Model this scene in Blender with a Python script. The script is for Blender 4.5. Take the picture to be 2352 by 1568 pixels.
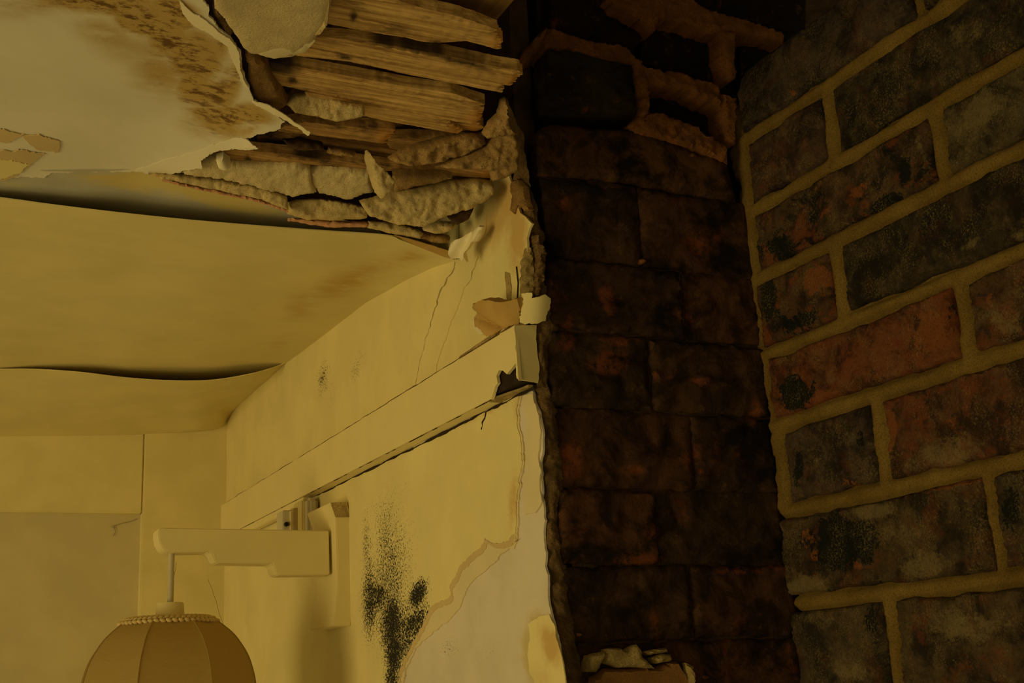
import bpy, bmesh, math, random
import numpy as np
from mathutils import Matrix, Vector
from mathutils.geometry import delaunay_2d_cdt

for o in list(bpy.data.objects):
    bpy.data.objects.remove(o)
random.seed(4)
scn = bpy.context.scene
col = scn.collection

# ------------------------------------------------------------------ camera
FPX = 2805.6
CX, CY = 1176.0, 784.0
YAW, PITCH, ROLL = np.radians([26.853, 15.366, -2.9685])
_f = np.array([math.sin(YAW)*math.cos(PITCH), math.cos(YAW)*math.cos(PITCH), math.sin(PITCH)])
_r = np.array([math.cos(YAW), -math.sin(YAW), 0.0])
_u = np.cross(_r, _f)
RT = _r*math.cos(ROLL) + _u*math.sin(ROLL)
UP = -_r*math.sin(ROLL) + _u*math.cos(ROLL)
CAMR = np.array([RT, -UP, _f])
cam = bpy.data.cameras.new('camera')
cam.lens = FPX/2352*36; cam.sensor_width = 36; cam.clip_start = .01
camo = bpy.data.objects.new('camera', cam); col.objects.link(camo)
mw = Matrix.Identity(4)
for i in range(3):
    mw[i][0], mw[i][1], mw[i][2] = RT[i], UP[i], -_f[i]
camo.matrix_world = mw
scn.camera = camo

# ------------------------------------------------------------------ world, light, exposure
LCOL = (1.0, .775, .345)
w = bpy.data.worlds.new('world'); scn.world = w; w.use_nodes = True
w.node_tree.nodes['Background'].inputs[0].default_value = (*LCOL, 1)
w.node_tree.nodes['Background'].inputs[1].default_value = .20
def area(name, loc, target, sx, sy, power, color=LCOL):
    l = bpy.data.lights.new(name, 'AREA'); l.shape = 'RECTANGLE'; l.size = sx; l.size_y = sy
    l.energy = power; l.color = color
    o = bpy.data.objects.new(name, l); col.objects.link(o); o.location = loc
    d = Vector(target)-Vector(loc); o.rotation_euler = d.to_track_quat('-Z', 'Y').to_euler()
    return o
area('window_light', (-2.5, .25, -.55), (.4, 1.3, .1), 1.0, 1.5, 25)
scn.view_settings.view_transform = 'Standard'
scn.view_settings.look = 'None'
scn.view_settings.exposure = .33
scn.view_settings.gamma = 1
scn.view_settings.use_curve_mapping = False

# ------------------------------------------------------------------ maths helpers
def A(p): return np.asarray(p, float).reshape(-1, 2)
def rays(p):
    p = A(p)
    v = np.c_[(p[:, 0]-CX)/FPX, (p[:, 1]-CY)/FPX, np.ones(len(p))]
    return v @ CAMR
def onX(p, X): d = rays(p); return d*(X/d[:, :1])
def onY(p, Y): d = rays(p); return d*(Y/d[:, 1:2])
def onZ(p, Z):
    d = rays(p); return d*(np.reshape(Z, (-1, 1))/d[:, 2:3])
def proj(P):
    v = np.asarray(P, float).reshape(-1, 3) @ CAMR.T
    return v[:, :2]/v[:, 2:3]*FPX + np.array([CX, CY])
def plane(P, n):
    P = np.asarray(P, float).reshape(3); n = np.asarray(n, float)/np.linalg.norm(n)
    def f(p):
        d = rays(p); t = (P@n)/(d@n); return d*t[:, None]
    return f, n
def _hash(i, j, k):
    h = (i*374761393 + j*668265263 + k*1274126177) & 0xffffffff
    h = ((h ^ (h >> 13))*1274126177) & 0xffffffff
    return ((h ^ (h >> 16)) & 0xffff)/65535.0
def vn(P):
    P = np.asarray(P, float); I = np.floor(P).astype(np.int64); F = P-I; F = F*F*(3-2*F); r = 0
    for a in (0, 1):
        for b in (0, 1):
            for c in (0, 1):
                wgt = (F[:, 0] if a else 1-F[:, 0])*(F[:, 1] if b else 1-F[:, 1])*(F[:, 2] if c else 1-F[:, 2])
                r = r + wgt*_hash(I[:, 0]+a, I[:, 1]+b, I[:, 2]+c)
    return r
def fbm(P, o=4):
    r = 0; a = .5; s = 0
    for i in range(o):
        r = r + a*vn(np.asarray(P)*2**i + 17.3*i); s += a; a *= .55
    return r/s
def rag(poly, step=8, amp=3, seed=0, closed=True, freq=.05, o=3):
    poly = A(poly); out = []; n = len(poly)
    for i in range(n if closed else n-1):
        a, b = poly[i], poly[(i+1) % n]; L = np.linalg.norm(b-a); m = max(1, int(L/step))
        for k in range(m): out.append(a+(b-a)*k/m)
    if not closed: out.append(poly[-1])
    out = np.array(out)
    q = np.c_[out*freq, np.full(len(out), seed*3.7)]
    q2 = q+np.array([51., 23., 7.])
    d = np.c_[fbm(q, o)-.5, fbm(q2, o)-.5]*4*amp
    return out+d
def rag2(poly, step, amp, seed): return rag(rag(poly, step, amp, seed), 3, 1.1, seed+1, freq=.33)
def arc(poly, n=10):
    """smooth open curve through the points"""
    P = A(poly); P = np.vstack([2*P[0]-P[1], P, 2*P[-1]-P[-2]]); out = []
    for i in range(1, len(P)-2):
        for k in range(n):
            t = k/n
            out.append(.5*((2*P[i])+(-P[i-1]+P[i+1])*t+(2*P[i-1]-5*P[i]+4*P[i+1]-P[i+2])*t*t+(-P[i-1]+3*P[i]-3*P[i+1]+P[i+2])*t**3))
    out.append(P[-2]); return np.array(out)
def inside(poly, Q):
    x, y = Q[:, 0], Q[:, 1]; r = np.zeros(len(Q), bool); n = len(poly); j = n-1
    for i in range(n):
        xi, yi = poly[i]; xj, yj = poly[j]
        if yi != yj:
            c = ((yi > y) != (yj > y)) & (x < (xj-xi)*(y-yi)/(yj-yi)+xi); r ^= c
        j = i
    return r
def dist(poly, Q):
    a = poly; b = np.roll(poly, -1, 0); best = np.full(len(Q), 1e9)
    for i in range(len(a)):
        ab = b[i]-a[i]; t = np.clip(((Q-a[i])@ab)/max(ab@ab, 1e-9), 0, 1)
        e = Q-a[i]-t[:, None]*ab; best = np.minimum(best, np.einsum('ij,ij->i', e, e))
    return np.sqrt(best)
def tps(ctrl, s=1e-3):
    C = np.array(ctrl, float); X = C[:, :2]/500.; n = len(X)
    def ph(r2): return np.where(r2 > 1e-12, r2*np.log(np.maximum(r2, 1e-12)), 0)
    K = ph(((X[:, None]-X[None])**2).sum(-1))+np.eye(n)*s
    Pm = np.c_[np.ones(n), X]
    L = np.block([[K, Pm], [Pm.T, np.zeros((3, 3))]])
    sol = np.linalg.solve(L, np.r_[C[:, 2], 0, 0, 0])
    def f(p):
        p = A(p)/500.
        return ph(((p[:, None]-X[None])**2).sum(-1))@sol[:n]+np.c_[np.ones(len(p)), p]@sol[n:]
    return f
def blobs(L):
    """soft patches (x, y, rx, ry, angle, strength) in the plane of a sheet"""
    def f(p):
        p = A(p); r = np.zeros(len(p))
        for x, y, rx, ry, an, s in L:
            c, sn = math.cos(math.radians(an)), math.sin(math.radians(an)); d = p-np.array([x, y])
            u = (d[:, 0]*c+d[:, 1]*sn)/rx; v = (-d[:, 0]*sn+d[:, 1]*c)/ry
            r = np.maximum(r, s*np.clip(1.25-np.sqrt(u*u+v*v), 0, 1))
        return r
    return f

# ------------------------------------------------------------------ object helpers
def tag(o, label=None, cat=None, group=None, kind=None):
    if label: o['label'] = label
    if cat: o['category'] = cat
    if group: o['group'] = group
    if kind: o['kind'] = kind
    return o
def mesh_obj(name, V, Fc, mat, parent=None, smooth=True, attrs=None, centre=False, ang=50):
    V = np.asarray(V, float)
    me = bpy.data.meshes.new(name)
    c = V.mean(0) if centre else np.zeros(3)
    me.from_pydata((V-c).tolist(), [], [list(map(int, f)) for f in Fc])
    bm = bmesh.new(); bm.from_mesh(me); bmesh.ops.recalc_face_normals(bm, faces=bm.faces); bm.to_mesh(me); bm.free()
    if smooth:
        me.shade_smooth(); me.set_sharp_from_angle(angle=math.radians(ang))
    if attrs:
        for k, v in attrs.items():
            a = me.attributes.new(k, 'FLOAT', 'POINT'); a.data.foreach_set('value', np.asarray(v, np.float32))
    if mat: me.materials.append(mat)
    o = bpy.data.objects.new(name, me); col.objects.link(o)
    o.location = c
    if parent: o.parent = parent; 
    q = parent
    while q: o.location -= q.location; q = q.parent
    return o
def empty(name, loc=(0, 0, 0)):
    o = bpy.data.objects.new(name, None); col.objects.link(o); o.location = loc; o.empty_display_size = .05
    return o
def solid(name, outline, mapf, n, mat, parent=None, tb=.003, tf=0., rnd=10, rough=0., rs=150., step=20,
          attrs=None, centre=False, holes=(), disp=None, ang=50, edge0=False):
    O = A(outline); n = np.asarray(n, float)
    loops = [O]+[A(h) for h in holes]
    mn, mx = O.min(0), O.max(0)
    gx, gy = np.meshgrid(np.arange(mn[0], mx[0], step), np.arange(mn[1], mx[1], step*.87))
    gx = gx+(np.arange(gx.shape[0]) % 2)[:, None]*step*.5
    G = np.c_[gx.ravel(), gy.ravel()]
    G = G+(np.c_[_hash(np.arange(len(G)), 3, 5), _hash(np.arange(len(G)), 7, 9)]-.5)*step*.35
    if len(G):
        k = inside(O, G)
        for h in loops[1:]: k &= ~inside(h, G)
        G = G[k]
        if len(G):
            dd = np.min([dist(l, G) for l in loops], 0); G = G[dd > step*.42]
    edges = []; pts = []; base = 0
    for l in loops:
        m = len(l); pts.append(l); edges += [(base+i, base+(i+1) % m) for i in range(m)]; base += m
    P = np.vstack(pts+[G])
    r = delaunay_2d_cdt([Vector(p) for p in P.tolist()], edges, [], 0, 1e-4)
    Q = np.array([(v.x, v.y) for v in r[0]]); T = np.array(r[2])
    cc = Q[T].mean(1); k = inside(O, cc)
    for h in loops[1:]: k &= ~inside(h, cc)
    T = T[k]
    used = np.unique(T); mp = -np.ones(len(Q), int); mp[used] = np.arange(len(used)); Q = Q[used]; T = mp[T]
    B = mapf(Q)
    d = np.min([dist(l, Q) for l in loops], 0)
    pr = np.sqrt(np.clip(1-(1-np.clip(d/rnd, 0, 1))**2, 0, 1))
    h = tf*pr
    if rough: h = h+rough*2*(fbm(B*rs)-.5)*(pr if edge0 else .25+.75*pr)
    if disp is not None: h = h+disp(Q, B, d)
    Fv = B+n*h[:, None]; Bv = B-n*tb
    N = len(Q); ed = {}
    for t in T.tolist():
        for a, b in ((t[0], t[1]), (t[1], t[2]), (t[2], t[0])):
            ed[(a, b)] = 1
    side = [(a, b) for (a, b) in ed if (b, a) not in ed]
    Fc = [list(t) for t in T.tolist()]+[[t[2]+N, t[1]+N, t[0]+N] for t in T.tolist()]+[[b, a, a+N, b+N] for a, b in side]
    at = None
    if attrs: at = {k: np.r_[f(Q), f(Q)] for k, f in attrs.items()}
    return mesh_obj(name, np.vstack([Fv, Bv]), Fc, mat, parent, attrs=at, centre=centre, ang=ang)
def box(name, lo, hi, mat, parent=None, bev=.0012, centre=False):
    bm = bmesh.new(); bmesh.ops.create_cube(bm, size=1)
    lo, hi = np.array(lo, float), np.array(hi, float)
    for v in bm.verts: v.co = Vector(((np.array(v.co)+.5)*(hi-lo)+lo).tolist())
    if bev: bmesh.ops.bevel(bm, geom=bm.edges[:], offset=bev, segments=2, affect='EDGES')
    V = [list(v.co) for v in bm.verts]; bm.verts.index_update(); Fc = [[v.index for v in f.verts] for f in bm.faces]; bm.free()
    return mesh_obj(name, V, Fc, mat, parent, centre=centre, ang=35)
def prism(name, P3, ext, mat, parent=None, bev=.0012):
    """closed polygon P3 (N,3) pushed along ext"""
    P3 = np.asarray(P3); N = len(P3); bm = bmesh.new()
    a = [bm.verts.new(p) for p in P3.tolist()]; b = [bm.verts.new(p) for p in (P3+np.asarray(ext)).tolist()]
    bm.faces.new(a); bm.faces.new(b[::-1])
    for i in range(N): bm.faces.new((a[i], b[i], b[(i+1) % N], a[(i+1) % N]))
    bmesh.ops.recalc_face_normals(bm, faces=bm.faces)
    if bev: bmesh.ops.bevel(bm, geom=[e for e in bm.edges if e.calc_face_angle(0) > .5], offset=bev, segments=2, affect='EDGES')
    bm.verts.index_update()
    V = [list(v.co) for v in bm.verts]; Fc = [[v.index for v in f.verts] for f in bm.faces]; bm.free()
    return mesh_obj(name, V, Fc, mat, parent, ang=35)
def lathe(name, prof, c, mat, parent=None, n=40):
    V = []; Fc = []
    for r, z in prof:
        for k in range(n):
            t = 2*math.pi*k/n; V.append((c[0]+r*math.cos(t), c[1]+r*math.sin(t), c[2]+z))
    for i in range(len(prof)-1):
        for k in range(n): Fc.append((i*n+k, i*n+(k+1) % n, (i+1)*n+(k+1) % n, (i+1)*n+k))
    Fc.append(list(range(n))[::-1]); Fc.append([(len(prof)-1)*n+k for k in range(n)])
    return mesh_obj(name, V, Fc, mat, parent, ang=40)
def tube(P, r, n=6):
    P = np.asarray(P, float); V = []; Fc = []
    for i in range(len(P)):
        t = P[min(i+1, len(P)-1)]-P[max(i-1, 0)]; t /= np.linalg.norm(t)
        a = np.cross(t, [.31, .52, .79]); a /= np.linalg.norm(a); b = np.cross(t, a); rr = r[i] if np.ndim(r) else r
        for k in range(n):
            an = 2*math.pi*k/n; V.append(P[i]+rr*(a*math.cos(an)+b*math.sin(an)))
    for i in range(len(P)-1):
        for k in range(n): Fc.append((i*n+k, i*n+(k+1) % n, (i+1)*n+(k+1) % n, (i+1)*n+k))
    Fc += [list(range(n)), [(len(P)-1)*n+k for k in range(n)][::-1]]
    return V, Fc
def join(parts):
    V = []; Fc = []
    for v, f in parts:
        b = len(V); V += list(v); Fc += [[i+b for i in q] for q in f]
    return np.array(V), Fc

# ------------------------------------------------------------------ materials
class N:
    def __init__(s, name, rough=.85, spec=.2):
        s.m = bpy.data.materials.new(name); s.m.use_nodes = True; s.t = s.m.node_tree
        s.b = s.t.nodes['Principled BSDF']; s.b.inputs['Roughness'].default_value = rough
        s.b.inputs['Specular IOR Level'].default_value = spec
        s.tc = s.t.nodes.new('ShaderNodeTexCoord').outputs['Object']
    def put(s, v, i):
        if hasattr(v, 'links'): s.t.links.new(v, i)
        elif isinstance(v, (tuple, list)): i.default_value = (*v, 1) if len(v) == 3 and i.type == 'RGBA' else v
        else: i.default_value = v
    def noise(s, scale, detail=6, rough=.6, vec=None, sc=None, dist=0):
        n = s.t.nodes.new('ShaderNodeTexNoise'); n.inputs['Scale'].default_value = scale
        n.inputs['Detail'].default_value = detail; n.inputs['Roughness'].default_value = rough; n.inputs['Distortion'].default_value = dist
        v = vec or s.tc
        if sc:
            m = s.t.nodes.new('ShaderNodeMapping'); m.inputs['Scale'].default_value = sc; s.t.links.new(v, m.inputs[0]); v = m.outputs[0]
        s.t.links.new(v, n.inputs['Vector']); return n.outputs['Fac']
    def mix(s, f, a, b):
        n = s.t.nodes.new('ShaderNodeMix'); n.data_type = 'RGBA'
        s.put(f, n.inputs[0]); s.put(a, n.inputs[6]); s.put(b, n.inputs[7]); return n.outputs[2]
    def mul(s, a, b, op='MULTIPLY', c=None):
        n = s.t.nodes.new('ShaderNodeMath'); n.operation = op; s.put(a, n.inputs[0]); s.put(b, n.inputs[1])
        if c is not None: s.put(c, n.inputs[2])
        return n.outputs[0]
    def rng(s, v, a, b, c=0., d=1.):
        n = s.t.nodes.new('ShaderNodeMapRange'); n.interpolation_type = 'SMOOTHSTEP'
        s.put(v, n.inputs[0]); s.put(a, n.inputs[1]); s.put(b, n.inputs[2]); s.put(c, n.inputs[3]); s.put(d, n.inputs[4]); return n.outputs[0]
    def attr(s, name, obj=False):
        n = s.t.nodes.new('ShaderNodeAttribute'); n.attribute_name = name
        n.attribute_type = 'OBJECT' if obj else 'GEOMETRY'; return n.outputs['Fac']
    def bump(s, h, st=.3, dist=.001, prev=None):
        n = s.t.nodes.new('ShaderNodeBump'); n.inputs['Strength'].default_value = st; n.inputs['Distance'].default_value = dist
        s.t.links.new(h, n.inputs['Height'])
        if prev: s.t.links.new(prev, n.inputs['Normal'])
        return n.outputs[0]
    def out(s, c, nrm=None):
        s.put(c, s.b.inputs['Base Color'])
        if nrm: s.t.links.new(nrm, s.b.inputs['Normal'])
        return s.m
def sc(c, k): return tuple(min(1, x*k) for x in c)
def plaster(name, c, var=.1, big=14, fine=260, bump=.15, bd=.0006, stain=None, stain2=None, mold=None, tint=None, rough=.8, grit=0):
    n = N(name, rough)
    x = n.mix(n.rng(n.noise(big), .3, .7), sc(c, 1-var), sc(c, 1+var*.6))
    if grit: x = n.mix(n.rng(n.noise(fine*2.2, 3, .7), .42, .68), x, sc(c, 1-grit))
    if tint: x = n.mix(n.rng(n.mul(n.attr('tint'), n.noise(60), 'MULTIPLY_ADD', 0.0), .1, .35), x, tint)
    if stain:
        a = n.attr('stain')
        f = n.rng(n.mul(a, n.rng(n.noise(26, 8, .65, sc=(1, 1.6, 1), dist=.2), .3, .62, .5, 1.)), .04, .45)
        x = n.mix(f, x, stain)
        if stain2:
            f = n.rng(n.mul(a, n.rng(n.noise(75, 8, .75, sc=(1, 1.8, 1), dist=.25), .38, .62)), .2, .7)
            x = n.mix(f, x, stain2)
    if mold:
        a = n.attr('mold')
        t = n.mul(a, -.40, 'MULTIPLY_ADD', .72)
        f = n.rng(n.mul(n.noise(620, 3, .65, sc=(1, 1, .85)), t, 'SUBTRACT'), 0., .05)
        x = n.mix(n.mul(n.rng(n.mul(a, n.rng(n.noise(45, 6, .7), .3, .7)), .25, 1.0), .55), x, mold)
        x = n.mix(n.mul(f, n.rng(a, .02, .2)), x, mold)
    h = n.noise(fine, 8, .7)
    return n.out(x, n.bump(h, bump, bd))
CREAM = (.72, .61, .25)
m_wall = plaster('cream_wall_paint', CREAM, .07, stain=(.56, .38, .12), mold=(.018, .016, .010), bump=.12)
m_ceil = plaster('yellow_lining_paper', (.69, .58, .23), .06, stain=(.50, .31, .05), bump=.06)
m_white = plaster('stained_ceiling_paint', (.70, .64, .43), .06, stain=(.46, .31, .085), stain2=(.15, .075, .016), bump=.1)
m_lilac = plaster('bare_white_plaster', (.64, .56, .38), .08, mold=(.02, .017, .012), stain=(.55, .44, .18), bump=.12)
m_midlay = plaster('tan_under_paint', (.57, .43, .18), .1)
m_beige = plaster('pale_under_paint', (.66, .55, .29), .07)
m_lip = plaster('torn_paper_edge', (.80, .70, .40), .06)
m_lip2 = plaster('pale_torn_skin', (.76, .68, .44), .05)
m_grey = plaster('grey_under_paper', (.50, .47, .33), .12, stain=(.62, .50, .17))
m_recess = plaster('grey_panel_paint', (.60, .51, .25), .07)
m_trim = plaster('cream_gloss_paint', (.73, .615, .26), .05, bump=.06, rough=.55)
m_rubble = plaster('broken_lime_plaster', (.66, .50, .20), .22, big=40, fine=420, bump=.8, bd=.0016, grit=.35)
m_rubble2 = plaster('dirty_lime_plaster', (.38, .235, .075), .4, big=35, fine=380, bump=.8, bd=.0016, grit=.4)
m_rubble3 = plaster('smooth_plaster_slab', (.66, .52, .24), .2, big=30, fine=450, bump=.8, bd=.0014, grit=.28)
m_pink = plaster('pink_plaster', (.62, .32, .15), .15, big=40, fine=500, bump=.5, grit=.25)
m_edge = plaster('brown_mortar_edge', (.21, .125, .042), .5, big=55, fine=350, bump=1., bd=.002, grit=.55)
m_edge2 = plaster('tan_broken_plaster_edge', (.50, .36, .12), .4, big=60, fine=350, bump=1., bd=.002, grit=.45)
m_edge3 = plaster('rusty_plaster_crumbs', (.33, .185, .05), .4, big=60, fine=350, bump=1., bd=.002, grit=.45)
m_paperin = plaster('brown_paper_back', (.47, .29, .075), .16, bump=.2)
m_ledge = plaster('brown_mortar_ledge', (.27, .108, .022), .35, big=50, fine=400, bump=1., bd=.0015, grit=.5)
m_render = plaster('brown_render', (.33, .165, .045), .25, big=40, fine=500, bump=.7, grit=.4)
m_soot_shade = plaster('soot', (.030, .017, .008), .5, big=30, fine=200, bump=.8, bd=.002)
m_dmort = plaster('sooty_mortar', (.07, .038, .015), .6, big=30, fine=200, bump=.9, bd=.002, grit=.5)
m_dirt = plaster('dark_attic_dirt', (.07, .038, .014), .5, big=40, fine=300, bump=.8)
m_screw = plaster('black_screw', (.012, .012, .014), .1, rough=.4)
m_metal = plaster('painted_metal', (.52, .45, .26), .12, bump=.03, rough=.45)
m_plastic = plaster('yellowed_plastic', (.58, .47, .17), .12, bump=.03, rough=.4)
m_brownst = plaster('dirty_brown_plastic', (.36, .26, .09), .2, bump=.05, rough=.5)

def mortar_mat():
    n = N('sandy_lime_mortar', .95, .1)
    x = n.mix(n.rng(n.noise(18), .3, .7), (.235, .140, .026), (.35, .222, .050))
    x = n.mix(n.mul(n.rng(n.noise(800, 3, .8), .48, .62), .75), x, (.13, .08, .016))
    x = n.mix(n.mul(n.rng(n.noise(1000, 3, .8, sc=(1, 1.1, 1.2)), .56, .66), .6), x, (.50, .37, .11))
    x = n.mix(n.rng(n.noise(60, 8, .7), .62, .76), x, (.10, .062, .018))
    return n.out(x, n.bump(n.noise(500, 6, .85), 1., .002))
m_mortar = mortar_mat()
def brick_mat():
    n = N('weathered_brick', .9, .15)
    oi = n.t.nodes.new('ShaderNodeObjectInfo'); c = oi.outputs['Color']
    dark = n.mix(.78, c, (.012, .009, .005))
    x = n.mix(n.rng(n.noise(26, 10, .72, dist=.5), .40, .58), dark, n.mix(n.rng(n.noise(70, 8, .7), .35, .65), c, n.mix(.35, c, (.20, .13, .05))))
    x = n.mix(n.mul(n.rng(n.noise(38, 8, .7, vec=n.shift if hasattr(n, 'shift') else None, sc=(1.3, 1, 1.1)), .50, .62), n.attr('red', True)), x, (.22, .062, .018))
    def pat(name, scale, lo=.5, hi=.62):
        a = n.attr(name)
        return n.mul(n.rng(n.mul(n.mul(n.noise(scale, 9, .75, dist=.4), 2.2, 'MULTIPLY_ADD', -1.1), a, 'ADD'), lo, hi), n.rng(a, .03, .2))
    x = n.mix(n.mul(pat('pred', 80), .9), x, (.27, .088, .022))
    soot = n.attr('soot', True)
    x = n.mix(n.rng(n.mul(n.noise(16, 7, .7, sc=(1, 1.1, 1.5), dist=.8), n.mul(soot, -.45, 'MULTIPLY_ADD', .85), 'SUBTRACT'), 0., .10), x, (.011, .0105, .007))
    x = n.mix(pat('psoot', 70), x, (.012, .0125, .008))
    lime = n.mul(n.mul(n.attr('lime', True), .55), n.mul(n.attr('plime'), .9), 'ADD')
    x = n.mix(n.mul(n.rng(n.mul(n.mul(n.noise(30, 8, .72, sc=(1, 1, 1.4)), n.mul(n.noise(420, 4, .8), .45), 'ADD'), n.mul(lime, -.40, 'MULTIPLY_ADD', 1.03), 'SUBTRACT'), 0., .22), .62), x, (.30, .22, .085))
    x = n.mix(n.mul(n.mul(n.rng(n.noise(600, 4, .85), .50, .62), n.rng(n.noise(35, 5, .7), .42, .62)), .6), x, (.34, .25, .095))
    x = n.mix(n.mul(n.rng(n.noise(520, 4, .85, sc=(1, 1.2, .8)), .54, .66), .7), x, (.010, .008, .005))
    x = n.mix(n.rng(n.noise(190, 5, .8), .66, .73), x, (.34, .25, .09))
    h = n.bump(n.noise(60, 8, .75), .9, .004)
    return n.out(x, n.bump(n.noise(450, 6, .8), .9, .0018, h))
m_brick = brick_mat()
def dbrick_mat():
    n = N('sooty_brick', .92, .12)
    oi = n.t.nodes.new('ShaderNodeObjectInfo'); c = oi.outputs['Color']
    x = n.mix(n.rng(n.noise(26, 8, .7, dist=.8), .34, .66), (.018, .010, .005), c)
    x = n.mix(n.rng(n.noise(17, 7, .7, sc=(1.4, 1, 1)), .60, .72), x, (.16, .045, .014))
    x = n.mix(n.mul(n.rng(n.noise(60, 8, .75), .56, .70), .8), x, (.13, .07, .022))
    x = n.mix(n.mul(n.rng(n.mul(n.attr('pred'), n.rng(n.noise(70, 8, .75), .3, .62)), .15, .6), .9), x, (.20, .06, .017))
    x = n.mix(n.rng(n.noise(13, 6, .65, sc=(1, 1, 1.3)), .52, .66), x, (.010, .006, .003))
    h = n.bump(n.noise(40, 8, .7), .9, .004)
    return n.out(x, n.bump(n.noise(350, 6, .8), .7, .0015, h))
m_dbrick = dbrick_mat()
def wood_mat(name, a, b, dark=.4):
    n = N(name, .75, .2)
    x = n.mix(n.rng(n.noise(1, 8, .7, sc=(9, 260, 200), dist=.3), .3, .7), a, b)
    x = n.mix(n.mul(n.rng(n.noise(30, 6, .7, sc=(.6, 2, 1)), .50, .68), dark), x, (.045, .02, .006))
    x = n.mix(n.attr('dark'), x, (.018, .009, .004))
    x = n.mix(n.attr('fresh'), x, (.60, .27, .045))
    return n.out(x, n.bump(n.noise(1, 6, .7, sc=(14, 420, 300)), .5, .001))
m_lath = wood_mat('old_pine_lath', (.30, .16, .040), (.78, .51, .165), .6)
m_lathd = wood_mat('dirty_pine_lath', (.20, .10, .027), (.52, .31, .095), .8)
def joist_mat():
    n = N('joist_timber', .8, .15)
    x = n.mix(n.rng(n.noise(1, 7, .7, sc=(220, 5, 200)), .3, .7), (.14, .075, .02), (.27, .155, .045))
    return n.out(x, n.bump(n.noise(1, 6, .7, sc=(300, 8, 300)), .4, .001))
m_joist = joist_mat()
def fabric_mat():
    n = N('tan_lampshade_fabric', .8, .1)
    x = n.mix(n.noise(500, 3, .6, sc=(.3, .3, 3)), (.37, .265, .07), (.52, .385, .115))
    nb = n.bump(n.noise(1, 3, .5, sc=(250, 250, 1800)), .25, .0006)
    m = n.out(x, nb)
    tr = n.t.nodes.new('ShaderNodeBsdfTranslucent'); tr.inputs[0].default_value = (.60, .30, .05, 1)
    ms = n.t.nodes.new('ShaderNodeMixShader'); ms.inputs[0].default_value = .28
    o = n.t.nodes['Material Output']
    n.t.links.new(n.b.outputs[0], ms.inputs[1]); n.t.links.new(tr.outputs[0], ms.inputs[2]); n.t.links.new(ms.outputs[0], o.inputs[0])
    return m
m_fabric = fabric_mat()
m_braid = plaster('braid_cord', (.62, .46, .17), .2, big=200, bump=.3)
m_web = plaster('cobweb_dust', (.22, .17, .07), .1)

# ------------------------------------------------------------------ key dimensions (metres, eye at the origin)
K = .9676
P0 = .478          # painted face of the plastered wall
CORE = .499        # brick face behind that plaster
YD = .9056         # sooty brick face of the pier
XR = .726          # repointed brick wall face
YF = onX((520, 1100), P0)[0, 1]      # far wall
RAIL = .460        # front of the picture rail
ZLO = -.75
NX, NY, NZ = np.array([-1., 0, 0]), np.array([0, -1., 0]), np.array([0, 0, -1.])
fP = lambda p: onX(p, P0)
fD = lambda p: onY(p, YD)
fR = lambda p: onX(p, XR)

# ------------------------------------------------------------------ far wall
ZT = .74
b0 = onY((333, 1000), YF)[0]; b1 = onY((0, 1174), YF)[0]
xpost = onY((325, 1185), YF)[0, 0]
wall_back = box('wall_back', (-1.3, YF+.03, ZLO), (P0+.03, YF+.09, ZT), m_wall, bev=0)
tag(wall_back, 'far cream wall with a lintel and post around a grey recess behind the lampshade', 'wall', kind='structure')
box('lintel', (-1.3, YF+.003, onY((160, 1176), YF)[0, 2]), (b0[0]-.0006, YF+.031, ZT-.02), m_wall, wall_back, .002)
box('post', (b0[0], YF, ZLO+.02), (P0+.02, YF+.031, ZT-.02), m_wall, wall_back, .002)
rp = box('recess_panel', (-1.28, YF+.018, ZLO+.02), (xpost+.004, YF+.032, onY((160, 1176), YF)[0, 2]+.01), m_recess, wall_back, 0)
rp['label'] = 'greyish recessed panel'

# ------------------------------------------------------------------ plastered wall
wall_left = box('wall_left', (P0+.011, YD+.03, ZLO), (CORE+.01, YF+.03, ZT), m_dirt, bev=0)
tag(wall_left, 'cream plastered wall with cracks, black mould and peeling paint under the picture rail', 'wall', kind='structure')
crackA = [(1052, 585), (1040, 622), (1017, 655), (1003, 700), (990, 740), (975, 790), (962, 835), (955, 880), (948, 905)]
crackB = [(1116, 530), (1105, 572), (1090, 612), (1082, 640), (1068, 660), (1052, 700), (1036, 740), (1022, 780), (1010, 812), (1002, 840), (998, 870)]
cA = rag(crackA, 5, 2.2, 3, False, .08); cB = rag(crackB, 5, 2.2, 5, False, .08)
edgeU = [(1180, 330), (1172, 400), (1169, 428), (1182, 446), (1198, 486), (1217, 515), (1211, 544), (1210, 579), (1200, 603), (1203, 640), (1200, 690), (1205, 760), (1215, 790), (1226, 830)]
eU = rag(edgeU, 9, 4, 7, False)
def gap(c, s):  # crack lips, widest in the middle of its upper part
    t = np.linspace(0, 1, len(c)); g = (.35+1.3*np.exp(-((t-.25)/.22)**2)+.5*np.sin(t*40)**2)*s
    return c+np.c_[g, np.zeros(len(c))]
zr = onX((508, 1161), RAIL)[0, 2]
farT = proj([[P0, YF+.02, ZT-.03]])[0]; farB = proj([[P0, YF+.02, zr-.03]])[0]
st_up = blobs([(1140, 500, 50, 110, 25, .42), (1190, 560, 26, 80, 0, .6), (1172, 455, 36, 44, 0, .95), (1195, 520, 20, 40, 0, .8), (1120, 640, 40, 90, 20, .14), (745, 905, 14, 60, 0, .1)])
mo_up = blobs([(742, 870, 16, 60, 8, .62), (818, 850, 14, 40, 15, .5), (760, 900, 50, 60, 0, .22), (830, 810, 10, 20, 0, .45), (1120, 830, 20, 60, 0, .2)])
at_up = {'stain': st_up, 'mold': mo_up}
kw = dict(tb=.010, step=16, attrs=at_up, parent=wall_left, rough=.0007, rs=18, rnd=6)
lbot = [(948, 905), farB]
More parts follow.
